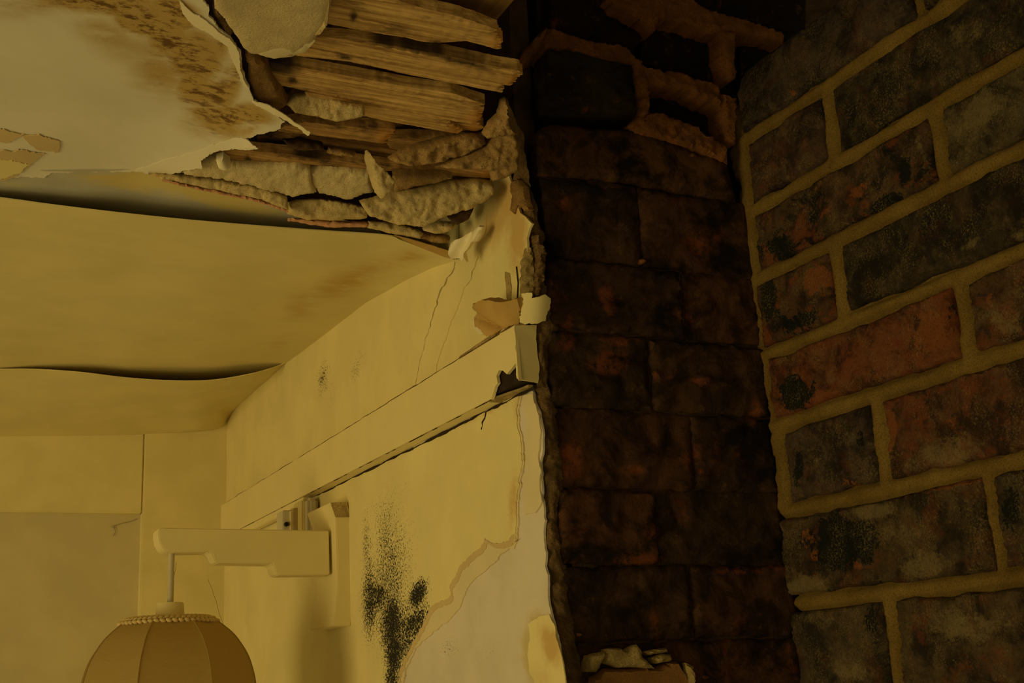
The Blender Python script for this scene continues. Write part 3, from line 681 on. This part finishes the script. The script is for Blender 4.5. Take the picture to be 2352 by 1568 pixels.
for k, (ya, yb, zt_, zb_, c, r, s, l) in enumerate(B_):
    tops = zt_ > ZTOP-.004
    g = .0004
    q = proj([[XR, ya+g, zt_+g], [XR, yb-g, zt_+g], [XR, yb-g, zb_-g], [XR, ya+g, zb_-g]])
    if tops:
        q = np.vstack([proj([[XR, ya, zb_], [XR, ya+.002, zt_-.022], [XR, ya-.004, zt_-.008], [XR, ya-.016, zt_]]), q[1:3]])
    big = zt_ > -.05 and yb > .5
    wd = q[:, 0].max()-q[:, 0].min(); st_ = 8 if big else max(20, wd/22)
    o = solid('brick', rag(q, 6 if big else max(20, wd/16), 4.0 if not tops else 2.5, 200+k, freq=.022, o=2), fR, NX, m_brick, wall_right, tb=.008 if not tops else .095, tf=.0042, rnd=9, rough=.0022, rs=90, step=st_, edge0=True, attrs=BA)
    o.color = (*c, 1); o['red'] = float(r); o['soot'] = float(s); o['lime'] = float(l)

# ------------------------------------------------------------------ ceiling
ceiling = box('ceiling', (-1.3, .1, ZT), (1.5, YF+.1, ZT+.03), m_dirt, bev=0)  # dark slab for the floor above, added to keep world light out of the void
tag(ceiling, 'collapsing lath and plaster ceiling with sagging yellow paper and brown water staining', 'ceiling', kind='structure')
def zmap(ctrl):
    t = tps(ctrl); return lambda p: onZ(p, t(p))
def zw(p): return (*p, onX(p, P0)[0, 2])
def zf(p): return (*p, onY(p, YF)[0, 2])
c = lambda L: [(x, y, z*K) for x, y, z in L]
# far sheet
wallpts4 = [(662, 828), (625, 862), (590, 893), (555, 925), (532, 948), (524, 962)]
ct4 = c([(-900, 848, .452), (-300, 848, .452), (0, 848, .4520), (110, 850, .4495), (200, 858, .4445), (290, 868, .4405), (400, 875, .4375), (490, 873, .4395), (580, 858, .449), (620, 845, .456),
         (-300, 930, .440), (0, 925, .436), (200, 930, .436), (400, 930, .440)])+[zw(p) for p in wallpts4]+[zf((-300, 1000)), zf((0, 1001)), zf((200, 999)), zf((400, 995)), zf((500, 989))]
lip4 = arc([(-900, 846), (-300, 847), (0, 848), (60, 848), (110, 850), (190, 856), (290, 868), (400, 875), (490, 873), (580, 858), (640, 840), (662, 828)], 8)
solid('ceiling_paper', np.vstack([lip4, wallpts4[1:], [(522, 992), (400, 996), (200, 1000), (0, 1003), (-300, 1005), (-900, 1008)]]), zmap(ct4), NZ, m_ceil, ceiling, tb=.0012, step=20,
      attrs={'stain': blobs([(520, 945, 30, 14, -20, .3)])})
# middle sheet with the long drooping lip
wallpts3 = [(1070, 598), (1040, 602), (1000, 612), (930, 645), (840, 695), (760, 757), (700, 803), (662, 830)]
ct3 = c([(-900, 400, .458), (-400, 420, .457), (0, 455, .4520), (110, 468, .449), (250, 487, .4445), (440, 507, .4400), (690, 527, .4370), (880, 540, .4350), (960, 565, .431), (1040, 594, .422),
         (-400, 640, .458), (0, 650, .456), (300, 650, .452), (600, 650, .449), (760, 640, .449), (860, 610, .446),
         (-400, 845, .455), (0, 845, .4545), (300, 845, .4560), (480, 848, .4590), (620, 830, .4660), (300, 900, .470), (0, 905, .462), (500, 905, .472)])+[zw(p) for p in wallpts3]
lip3 = arc([(-900, 350), (-400, 405), (0, 455), (110, 470), (250, 487), (440, 507), (690, 527), (880, 540), (920, 551), (960, 566), (1000, 582), (1040, 597), (1070, 598)], 8)
solid('ceiling_paper', np.vstack([lip3, wallpts3[1:], [(640, 850), (560, 900), (300, 905), (0, 905), (-900, 900)]]), zmap(ct3), NZ, m_ceil, ceiling, tb=.0012, step=20,
      attrs={'stain': blobs([(800, 645, 150, 40, -22, .34), (690, 700, 70, 60, -40, .25), (930, 592, 70, 24, -10, .34), (640, 790, 60, 30, -40, .2), (735, 748, 14, 5, 0, .35)])})  # soft shade where the sheet curves to the wall, painted in as browner colour
# grey underlayer curling up behind that lip
ct2 = c([(-900, 340, .464), (0, 400, .4615), (300, 395, .4600), (660, 470, .4520), (0, 440, .4640), (200, 450, .4640), (400, 470, .4610), (660, 500, .4550), (860, 520, .4500), (0, 520, .480), (400, 560, .475), (800, 580, .462)])
solid('ceiling_paper', np.vstack([[(-900, 330), (0, 392), (100, 390), (330, 388)], rag([(360, 408), (460, 428), (600, 458), (700, 490), (860, 522)], 8, 2, 141, False), [(900, 560), (800, 590), (400, 570), (0, 530), (-900, 420)]]), zmap(ct2), NZ, m_grey, ceiling, tb=.001, step=18,
      attrs={'stain': blobs([(300, 412, 130, 26, 6, .9), (520, 462, 150, 20, 12, .9), (430, 445, 120, 16, 9, .6), (40, 420, 60, 10, 0, .3)])})
# stained main sheet with its torn edge
edge1 = [(464, -40), (464, 0), (480, 16), (479, 36), (507, 71), (529, 86), (552, 118), (557, 161), (571, 200), (582, 232), (618, 252), (654, 279), (643, 296), (571, 318), (536, 316), (568, 323), (591, 343), (529, 343), (482, 352), (461, 368), (464, 386), (418, 393), (393, 400), (325, 396), (196, 393), (121, 396), (100, 407), (36, 407), (0, 414)]
e1 = rag(rag(edge1, 7, 2.4, 143, False, .09), 3, 1.3, 144, False, .33)
ct1 = c([(-900, -600, .462), (450, -600, .462), (-900, 330, .462), (0, 414, .4580), (0, 0, .461), (250, 200, .461), (325, 396, .4570), (460, 380, .4500), (540, 330, .4490), (590, 342, .4430), (654, 280, .4480), (560, 160, .4560), (480, 20, .4570), (400, 250, .4600)])
z1 = zmap(ct1)
st1 = blobs([(230, 5, 190, 34, 6, .75), (330, 52, 70, 30, 10, 1.15), (385, 85, 60, 36, 30, 1.1), (430, 130, 60, 60, 40, .75), (455, 205, 60, 60, 30, .8), (500, 215, 50, 34, 20, .8), (520, 265, 80, 24, 4, .95), (470, 250, 60, 40, 10, .6),
             (590, 270, 60, 20, 10, .6), (400, 30, 80, 40, 20, .8), (250, 80, 120, 50, 20, .35), (120, 10, 120, 30, 0, .35), (570, 300, 30, 12, -20, .5), (150, -100, 500, 110, 0, .6), (520, 180, 34, 60, 20, .45), (380, 150, 120, 110, 40, .4), (470, 120, 60, 110, -25, .5), (540, 180, 26, 60, 15, .6), (575, 262, 50, 30, 15, .7), (505, 110, 30, 40, 40, .5), (470, 165, 50, 60, 30, .7), (500, 290, 110, 40, 8, .5), (300, 110, 130, 60, 15, .3), (60, 10, 200, 50, 0, .3)])
solid('ceiling_paper', np.vstack([[(-900, 330), (-900, -600), (464, -600)], e1]), z1, NZ, m_white, ceiling, tb=.0016, step=12, attrs={'stain': st1})
# paler torn lips along its edge
lipz = lambda dz: (lambda p: onZ(p, tps(ct1)(p)-dz))
solid('torn_paper', rag2([(410, 0), (440, 28), (470, 46), (500, 72), (526, 88), (549, 120), (554, 165), (568, 205), (560, 200), (540, 150), (520, 108), (480, 78), (440, 56), (420, 30)], 7, 2, 145), lipz(.0012), NZ, m_lip, ceiling, tb=.0008, step=12)
solid('torn_paper', rag2([(578, 233), (618, 242), (650, 262), (684, 285), (714, 306), (708, 313), (684, 294), (647, 272), (612, 254), (585, 240)], 7, 1.5, 147), lipz(.003), NZ, m_lip, ceiling, tb=.0008, step=10)
solid('torn_paper', rag2([(590, 342), (568, 323), (540, 318), (500, 330), (440, 350), (370, 370), (310, 392), (393, 399), (420, 392), (463, 385), (461, 368), (482, 351), (529, 342)], 7, 2.5, 149), lipz(.0004), NZ, m_lip2, ceiling, tb=.0003, step=12)
# tan and yellow remains of older paper
for k, (q, m_) in enumerate([([(-60, 296), (0, 298), (54, 305), (22, 327), (0, 329), (-60, 335)], m_midlay), ([(50, 314), (89, 309), (118, 321), (141, 330), (129, 350), (96, 346), (71, 332)], m_midlay),
                             ([(-120, 350), (0, 346), (57, 346), (107, 354), (82, 368), (54, 396), (0, 418), (-120, 430)], m_midlay), ([(-160, 372), (0, 368), (50, 374), (68, 378), (48, 396), (0, 416), (-160, 425)], m_ceil)]):
    solid('paper_remnant', rag(rag(q, 7, 4., 150+k, freq=.07), 3, 1.3, k, freq=.3), lipz(.0011+.0006*(k == 3)), NZ, m_, ceiling, tb=.0008, step=16)
# plaster still hanging between paper and laths
q1 = rag2([(490, -60), (494, 20), (531, 65), (562, 112), (579, 122), (630, 134), (678, 129), (725, 92), (732, 75), (752, 58), (757, 0), (750, -60)], 8, 3, 155)
o = solid('plaster_patch', q1, lambda p: onZ(p, .456*K), NZ, m_rubble3, ceiling, tb=.010, tf=.002, rnd=14, rough=.0012, rs=60, step=12); o['label'] = 'rounded plaster patch with speckled face'
solid('plaster_patch', rag([(590, 112), (640, 104), (680, 108), (722, 94), (700, 118), (668, 131), (628, 135), (596, 126)], 7, 2, 157), lambda p: onZ(p, .4545*K), NZ, m_beige, ceiling, tb=.004, tf=.001, step=10)
solid('plaster_patch', rag([(724, 80), (738, 62), (748, 40), (756, 0), (752, 58), (734, 78)], 7, 1.5, 158), lambda p: onZ(p, .4535*K), NZ, m_rubble, ceiling, tb=.008, tf=.003, rough=.002, step=8)
for k, (q, m_, z) in enumerate([([(548, 62), (566, 70), (590, 128), (612, 150), (640, 200), (662, 236), (640, 250), (614, 246), (584, 226), (572, 180), (562, 120)], m_edge3, .462), ([(486, -20), (505, 0), (520, 40), (540, 66), (530, 84), (508, 66), (488, 30)], m_edge, .462)]):
    solid('plaster_patch', rag2(q, 6, 3, 190+k), lambda p, z=z: onZ(p, z*K), NZ, m_, ceiling, tb=.008, tf=.003, rnd=10, rough=.004, rs=120, step=7)
# joist
jx0 = onZ((985, 0), .492*K)[0]; jx1 = onZ((1189, 0), .492*K)[0]
o = box('joist', (jx0[0], .2, .492*K), (jx1[0], YF, .492*K+.1), m_joist, ceiling, .003)
o = box('joist', (jx0[0]-.40, .2, .492*K), (jx1[0]-.40, YF, .492*K+.1), m_joist, ceiling, .003)
# laths
laths = [([(560, -40), (752, -34), (870, -15), (970, 18), (1038, 34), (1090, 50), (1133, 68), (1140, 80), (1149, 92), (1142, 114), (1072, 95), (990, 98), (936, 87), (752, 57), (560, 26)], .470, m_lath, [(812, 36, 9, 14), (1000, 96, 18, 6)], (1149, 95)),
         ([(600, 76), (700, 84), (861, 97), (1000, 121), (1065, 135), (1130, 150), (1191, 160), (1193, 173), (1180, 184), (1172, 196), (1154, 194), (1152, 214), (1099, 204), (1000, 184), (919, 168), (800, 141), (640, 124), (600, 114)], .469, m_lath, [(790, 129, 20, 6), (960, 112, 90, 9), (1060, 140, 60, 7), (880, 96, 50, 9)], (1185, 185)),
         ([(575, 134), (589, 138), (700, 157), (834, 180), (940, 199), (1038, 213), (1103, 235), (1111, 250), (1099, 262), (1103, 272), (1094, 286), (1004, 269), (900, 250), (834, 235), (698, 207), (623, 190), (590, 175)], .468, m_lath, [(672, 182, 14, 9), (640, 150, 50, 20), (900, 186, 80, 4)], (1098, 268)),
         ([(700, 212), (760, 222), (834, 239), (920, 256), (1014, 273), (1040, 288), (1059, 302), (1051, 307), (953, 288), (835, 265), (720, 250)], .466, m_lath, [], (1052, 303)),
         ([(1030, 283), (1060, 285), (1106, 288), (1108, 296), (1090, 302), (1062, 300)], .470, m_lath, [], (1090, 295)),
         ([(639, 296), (660, 286), (700, 280), (800, 290), (900, 298), (902, 304), (890, 318), (880, 331), (769, 318), (700, 308), (639, 300)], .465, m_lathd, [], (890, 316)),
         ([(500, 345), (560, 345), (626, 351), (720, 362), (830, 375), (892, 384), (1000, 386), (1128, 390), (1128, 408), (994, 402), (871, 392), (708, 378), (600, 372), (500, 372)], .460, m_lathd, [(570, 362, 10, 6), (700, 358, 90, 4)], (1128, 400)),
         ([(880, 318), (1000, 318), (1070, 325), (1000, 345), (900, 345)], .478, m_lathd, [], (1070, 325)),
         ([(590, 318), (700, 312), (900, 345), (980, 360), (900, 372), (760, 352), (600, 345)], .476, m_lathd, [(650, 330, 60, 14), (800, 350, 100, 10)], (980, 360))]
def splinter(q, en, k):
    q = A(q); out = []; r_ = random.Random(k)
    for a, b in zip(q, np.roll(q, -1, 0)):
        out.append(a)
        near = min(np.linalg.norm(a-en), np.linalg.norm(b-en)) < 34 and abs(b[1]-a[1]) > 5 and np.linalg.norm(a-b) < 40
        if near:
            m_ = max(1, int(np.linalg.norm(b-a)/6))
            for j in range(1, 2*m_):
                t = j/(2*m_); out.append(a+(b-a)*t+np.array([(r_.uniform(3, 9) if j % 2 else -r_.uniform(2, 7)), 0]))
    return np.array(out)
for k, (q, z, m_, kn, en) in enumerate(laths):
    at = {'dark': (lambda p, kn=kn: np.clip(blobs([(x, y, a, b, 12, 1.) for x, y, a, b in kn])(p)*1.3, 0, .92) if kn else np.zeros(len(p))),
          'fresh': (lambda p, en=en: blobs([(en[0], en[1], 30, 22, 0, .9)])(p)*.8)}
    Q0 = A(q)
    q = splinter(q, en, k)
    solid('lath', rag(q, 6, .7, 160+k, freq=.12), lambda p, z=z: onZ(p, z*K), NZ, m_, ceiling, tb=.009, tf=.0010, rnd=3.5, rough=.0005, rs=90, step=7, attrs=at,
          disp=lambda Q, B, d, k=k: .0030*(fbm(B*np.array([9., 170., 40.])+k)-.5)+.0012*(fbm(B*np.array([30., 700., 40.])+k)-.5))

# ------------------------------------------------------------------ loose plaster (each piece its own thing)
def chunk(name, q, z, nrm, mat, label, tf=.006, tb=.008, rough=.0022, rnd=12, ragv=2.4, seed=0, step=5, rs=120, grp=True, disp=None):
    am = rough/.0022
    def disp(Q, B, d):
        e = np.clip(d/5., 0.15, 1)
        rd = 1-np.abs(2*fbm(B*np.array([75., 75., 75.])+seed)-1)
        fi = 1-np.abs(2*fbm(B*330., 3)-1)
        return am*e*(.0065*(rd-.75)+.0022*(fi-.7))
    rough = rough*.4; rnd = rnd*.6
    q = A(q); c0 = onZ([q.mean(0)], z*K)[0]; f, n = plane(c0, nrm)
    o = solid(name, rag(rag(q, 12, ragv, 300+seed, freq=.03), 4, .9, seed, freq=.25), f, n, mat, None, tb=tb, tf=tf, rnd=rnd, rough=rough, rs=rs, step=step, centre=True, ang=75, disp=disp)
    tag(o, label, 'plaster chunk' if name == 'plaster_chunk' else 'rubble', 'fallen plaster caught at the ceiling break'); return o
FL = (-.1, -.35, -.93); TI = (-.15, -.8, -.58); ST = (-.1, -.95, -.3)
chunk('plaster_chunk', [(657, 238), (678, 218), (711, 215), (770, 226), (835, 238), (838, 265), (800, 276), (773, 279), (732, 269), (678, 258)], .461, TI, m_rubble, 'pointed plaster lump clinging under the third lath, beside the torn white strip', seed=1)
chunk('plaster_chunk', [(459, 363), (496, 355), (529, 371), (586, 375), (680, 376), (712, 388), (716, 420), (729, 441), (668, 449), (586, 428), (504, 408), (418, 396)], .453, FL, m_rubble3, 'long flat pale plaster slab below the lowest lath, reaching the white torn edge', tf=.003, rough=.0012, rnd=8, seed=2)
chunk('plaster_chunk', [(711, 388), (760, 381), (851, 394), (859, 441), (806, 455), (769, 449), (732, 441), (718, 420)], .451, FL, m_rubble3, 'short pale plaster slab behind the upright shard', tf=.003, rough=.0012, rnd=8, seed=3)
chunk('plaster_chunk', [(338, 399), (422, 401), (529, 413), (600, 430), (659, 450), (664, 482), (602, 459), (463, 430), (371, 411)], .446, TI, m_rubble, 'long thin wedge of rough plaster above the grey curled paper', tf=.005, rnd=9, seed=4, ragv=1.6)
chunk('plaster_chunk', [(371, 411), (463, 430), (602, 459), (664, 482), (663, 489), (600, 466), (462, 437), (372, 416)], .445, TI, m_pink, 'thin pink skim along the underside of the long plaster wedge', tf=.002, tb=.003, rough=.0006, rnd=4, ragv=.8, seed=5)
chunk('plaster_chunk', [(663, 463), (680, 456), (733, 455), (806, 465), (838, 478), (843, 490), (841, 502), (769, 506), (708, 504), (664, 490)], .440, ST, m_rubble, 'blocky pale plaster lump resting on the pink strip', tf=.008, seed=6)
chunk('plaster_chunk', [(663, 500), (715, 503), (769, 506), (847, 508), (844, 520), (769, 522), (715, 514), (663, 506)], .437, ST, m_pink, 'pink-edged plaster strip under the blocky lump', tf=.004, rough=.001, rnd=6, ragv=1, seed=7)
chunk('plaster_chunk', [(846, 507), (900, 510), (960, 527), (972, 535), (965, 546), (905, 536), (846, 522)], .435, ST, m_rubble, 'rough plaster strip continuing from the pink strip towards the crumpled paper', tf=.004, rnd=7, ragv=1.5, seed=8)
chunk('plaster_chunk', [(827, 467), (892, 446), (960, 430), (1035, 414), (1100, 410), (1133, 420), (1131, 445), (1110, 465), (1075, 480), (1035, 492), (969, 520), (912, 514), (847, 494)], .438, TI, m_rubble, 'largest slanting plaster slab between the upright shard and the cracked wall', tf=.010, rough=.003, rnd=22, seed=9)
chunk('plaster_chunk', [(843, 345), (858, 362), (871, 378), (890, 395), (908, 416), (905, 432), (896, 445), (880, 455), (866, 440), (856, 415), (847, 385), (841, 363)], .440, ST, m_rubble, 'upright pointed plaster shard in front of the lowest lath', tf=.007, rnd=12, ragv=1.5, seed=10)
chunk('plaster_chunk', [(892, 363), (920, 348), (953, 335), (1014, 316), (1070, 306), (1112, 308), (1118, 330), (1075, 353), (1014, 369), (945, 380), (910, 374)], .455, TI, m_rubble2, 'dark dirty plaster roll above the lowest lath', tf=.010, rough=.004, rnd=20, seed=11)
chunk('plaster_chunk', [(1000, 384), (1060, 360), (1116, 335), (1150, 300), (1178, 303), (1192, 330), (1190, 390), (1160, 408), (1132, 416), (1128, 392), (1060, 388)], .448, TI, m_rubble2, 'big brown plaster wad against the broken wall edge', tf=.010, rough=.004, rnd=26, seed=12)
chunk('plaster_chunk', [(973, 528), (988, 517), (1010, 512), (1047, 515), (1040, 528), (1020, 536), (1000, 538)], .434, TI, m_rubble, 'small leaf-shaped plaster piece above the crumpled paper', tf=.005, rnd=9, ragv=1.2, seed=13)
chunk('plaster_chunk', [(756, 340), (790, 342), (818, 351), (814, 360), (780, 358), (752, 352)], .462, TI, m_rubble2, 'small dirty oval lump in the dark gap under the laths', tf=.006, rnd=8, ragv=1.2, seed=14)
chunk('plaster_chunk', [(650, 322), (690, 316), (742, 330), (742, 342), (700, 346), (660, 338)], .465, TI, m_dirt, 'dark brown clump in the gap behind the torn white edge', tf=.006, rnd=10, seed=15)
chunk('plaster_chunk', [(900, 404), (960, 400), (1040, 408), (1000, 420), (940, 432), (904, 440)], .449, FL, m_rubble2, 'tan wedge of plaster just right of the upright shard', tf=.002, rough=.0012, rnd=8, seed=16)
chunk('plaster_chunk', [(1030, 500), (1060, 480), (1088, 478), (1078, 500), (1050, 516)], .440, TI, m_dirt, 'grey crumb wedged beneath the largest slanting slab', tf=.004, rnd=8, ragv=1.5, seed=17)
chunk('plaster_chunk', [(966, 532), (1000, 540), (1034, 545), (1030, 560), (990, 556), (962, 546)], .432, TI, m_rubble2, 'brown crumbling strip above the drooping paper tip', tf=.004, rnd=8, ragv=1.5, seed=18)
chunk('plaster_chunk', [(497, 368), (512, 362), (526, 374), (528, 386), (514, 388), (500, 380)], .449, FL, m_lip, 'tiny white crumb at the left end of the lowest lath', tf=.004, rnd=8, ragv=1., seed=19, step=5)
chunk('plaster_chunk', [(1146, 262), (1152, 232), (1160, 228), (1166, 250), (1168, 290), (1190, 310), (1120, 318), (1110, 305), (1130, 280)], .462, TI, m_rubble2, 'grey spiky plaster fragment beside the broken lath ends', tf=.006, rough=.004, rnd=14, seed=20)
# torn and crumpled paper at the end of the drooping lip
f3 = zmap(ct3); t3 = tps(ct3)
solid('torn_paper', rag([(905, 541), (950, 552), (1000, 566), (1040, 580), (1045, 598), (1000, 582), (950, 562)], 7, 1.2, 171), lambda p: onZ(p, t3(p)-.004), NZ, m_paperin, ceiling, tb=.0006, step=9)
cp = onX((1075, 560), P0-.02)[0]
f, n = plane(cp, (-.75, -.5, -.45))
o = solid('torn_paper', rag([(1036, 556), (1060, 545), (1085, 530), (1104, 518), (1116, 520), (1111, 534), (1100, 552), (1090, 552), (1070, 580), (1074, 601), (1060, 593), (1040, 592), (1034, 574)], 6, 1.6, 173), f, n, m_lip, ceiling, tb=.0007, step=6,
      disp=lambda Q, B, d: .007*np.abs(((Q[:, 0]*.9+Q[:, 1]*.5)/17) % 2-1))
o['label'] = 'crumpled torn paper tip'

# ------------------------------------------------------------------ wall lamp
YP = onX((806, 1260), P0)[0, 1]          # near side of the back plate
lamp = empty('wall_lamp', (P0, YP+.05, onX((806, 1260), P0)[0, 2]))
tag(lamp, 'cream wooden wall bracket lamp with a tan panelled fabric shade and braided top', 'lamp')
prism('back_plate', onY([(759, 1153), (796, 1151), (807, 1188), (813, 1335), (806, 1437), (767, 1437), (776, 1343), (771, 1188)], YP), (0, .095, 0), m_trim, lamp, .001)
tp = solid('chip', rag([(760, 1155), (794, 1153), (803, 1187), (772, 1188)], 6, 1, 181), lambda p: onY(p, YP-.0006), NY, m_edge2, lamp, tb=.001, rough=.0006, step=7); tp['label'] = 'bare chipped brown patch'
YA = onX((755, 1265), P0-.022)[0, 1]
armq = [(364, 1214), (372, 1211), (756, 1218), (758, 1319), (640, 1320), (634, 1314), (630, 1300), (626, 1294), (500, 1292), (492, 1286), (488, 1274), (480, 1267), (404, 1268), (388, 1268), (375, 1260), (367, 1246), (364, 1230)]
prism('arm', onY(armq, YA), (0, .034, 0), m_trim, lamp, .0012)
YC = YA+.017
rt = onY((394, 1272), YC)[0]; rb = onY((391, 1386), YC)[0]
mesh_obj('rod', *tube([rt+[0, 0, .01], rt*.5+rb*.5, rb-[0, 0, .01]], .0036, 12), m_metal, lamp)
cz = rb[2]
lathe('socket_cap', [(.0140, .001), (.0148, 0), (.0165, -.0205), (.0165, -.024)], (rb[0], YC, cz), m_trim, lamp)
ax = onY((388, 1430), YC)[0]; C0 = np.array([ax[0], YC, ax[2]])
mpp = float(np.array(C0)@_f)/FPX
shade = empty('shade', (0, 0, 0)); shade.parent = lamp; shade.location = -lamp.location
prof_px = [(96, 4), (110, 0), (132, -16), (152, -34), (170, -58), (184, -82), (194, -110), (201, -140), (205, -180), (206, -215), (203, -260), (195, -310), (183, -350)]
prof = arc(prof_px, 3)*mpp
tocam = -np.array([C0[0], C0[1]])/np.hypot(C0[0], C0[1]); rgt2 = np.array([-tocam[1], tocam[0]])
a0 = math.radians(-17.8)
def pt(r, z, a, k=1.):
    d = tocam*math.cos(a)+rgt2*math.sin(a); return C0+np.array([d[0]*r*k, d[1]*r*k, z])
for s in range(8):
    V = []; Fc = []; mcol = 12
    for (r, z) in prof:
        for j in range(mcol+1):
            t = j/mcol; an = a0+math.pi/4*(s+t)
            kk = math.cos(math.pi/8)/math.cos(math.pi/4*(t-.5)); kk = .75*kk+.25*(.97 if 0 < t < 1 else 1)
            V.append(pt(r, z, an, kk*(1-.012*math.sin(math.pi*t))))
    nr = len(prof)
    Fc = [(i*(mcol+1)+j, i*(mcol+1)+j+1, (i+1)*(mcol+1)+j+1, (i+1)*(mcol+1)+j) for i in range(nr-1) for j in range(mcol)]
    mesh_obj('panel', V, Fc, m_fabric, shade)
    seam = [pt(r*1.004, z, a0+math.pi/4*s, 1.0) for (r, z) in prof]
    mesh_obj('seam', *tube(seam, .0006, 6), m_fabric, shade)
parts = []
ico = bmesh.new(); bmesh.ops.create_icosphere(ico, subdivisions=1, radius=1); iv = np.array([list(v.co) for v in ico.verts]); ico.verts.index_update(); iff = [[v.index for v in f.verts] for f in ico.faces]; ico.free()
for row_, (rp_, zp_) in enumerate([(92, 9), (101, 6), (110, 0)]):
    nb = 52
    for k in range(nb):
        a = 2*math.pi*(k+.5*(row_ % 2))/nb; p = pt(rp_*mpp, zp_*mpp, a); tdir = pt(rp_*mpp, zp_*mpp, a+.01)-p; tdir /= np.linalg.norm(tdir)
        up = np.array([0, 0, 1.]); ou = np.cross(tdir, up); tw = tdir*.8+up*.35*(1 if row_ % 2 else -1); tw /= np.linalg.norm(tw); b2 = np.cross(tw, ou)
        parts.append((p+iv[:, :1]*tw*.0044+iv[:, 1:2]*ou*.0026+iv[:, 2:]*b2*.0026, iff))
V, Fc = join(parts); mesh_obj('braid', V, Fc, m_braid, shade)
ring = [pt(94*mpp, 4*mpp, t) for t in np.linspace(0, 2*math.pi, 49)]
mesh_obj('wire_ring', *tube(ring, .0015), m_metal, shade)
mesh_obj('wire_spider', *join([tube([C0+[0, 0, -.012], pt(95*mpp, 3*mpp, a)], .0012) for a in (.5, 2.6, 4.7)]), m_metal, shade)
lathe('lamp_holder', [(.013, 0), (.013, -.03), (.017, -.031), (.017, -.05)], (C0[0], YC, cz-.024), m_metal, lamp)

# ------------------------------------------------------------------ curtain track under the rail
YB = onX((733, 1180), P0-.004)[0, 1]
tr0 = onX((648, 1176), RAIL+.004)[0]
track = box('curtain_track', (RAIL+.002, YB+.03, tr0[2]-.005), (RAIL+.012, YF-.03, tr0[2]+.006), m_trim, bev=.001)
tag(track, 'slim white curtain track with end fittings tucked under the picture rail', 'curtain track')
def fit(name, x0, x1, y0, y1, Y, dep, mat, bev=.001):
    a = onY((x0, y0), Y)[0]; b = onY((x1, y1), Y)[0]
    return box(name, (a[0], Y, b[2]), (b[0], Y+dep, a[2]), mat, track, bev)
eb = fit('end_bracket', 650, 669, 1171, 1228, YB+.05, .03, m_metal)
kb = onY((657, 1204), YB+.05)[0]
V, Fc = tube([kb+[0, .002, 0], kb-[0, .004, 0]], .0030, 10); mesh_obj('screw', V, Fc, m_screw, eb)
fit('bracket_strip', 674, 687, 1166, 1228, YB+.035, .03, m_brownst)
fit('bracket_strip', 668, 675, 1171, 1228, YB+.045, .03, m_trim)
fit('bracket_strip', 687, 695, 1160, 1228, YB+.030, .03, m_trim)
fit('pulley_housing', 694, 711, 1146, 1228, YB+.015, .04, m_plastic, .002)
fit('pulley_housing', 708, 733, 1141, 1228, YB, .04, m_metal, .004)

# ------------------------------------------------------------------ cobwebs
def web(q, Y, label, r=.00022):
    V, Fc = join([tube(onY(rag(s, 8, 1.5, 7+i, False), Y), r, 4) for i, s in enumerate(q)])
    o = mesh_obj('cobweb', V, Fc, m_web, centre=True); tag(o, label, 'cobweb')
web([[(316, 1192), (290, 1200), (262, 1208)], [(262, 1206), (266, 1222), (260, 1232)], [(255, 1208), (264, 1214)]], YF+.016, 'wisp of dusty cobweb in the corner of the grey recess', .0004)
web([[(406, 1290), (404, 1310), (399, 1330)]], YC+.02, 'single cobweb thread hanging beside the lamp rod')
web([[(478, 1330), (494, 1370), (505, 1410), (512, 1432), (522, 1440)]], YC+.03, 'fine cobweb thread drooping on to the braided top of the lampshade')
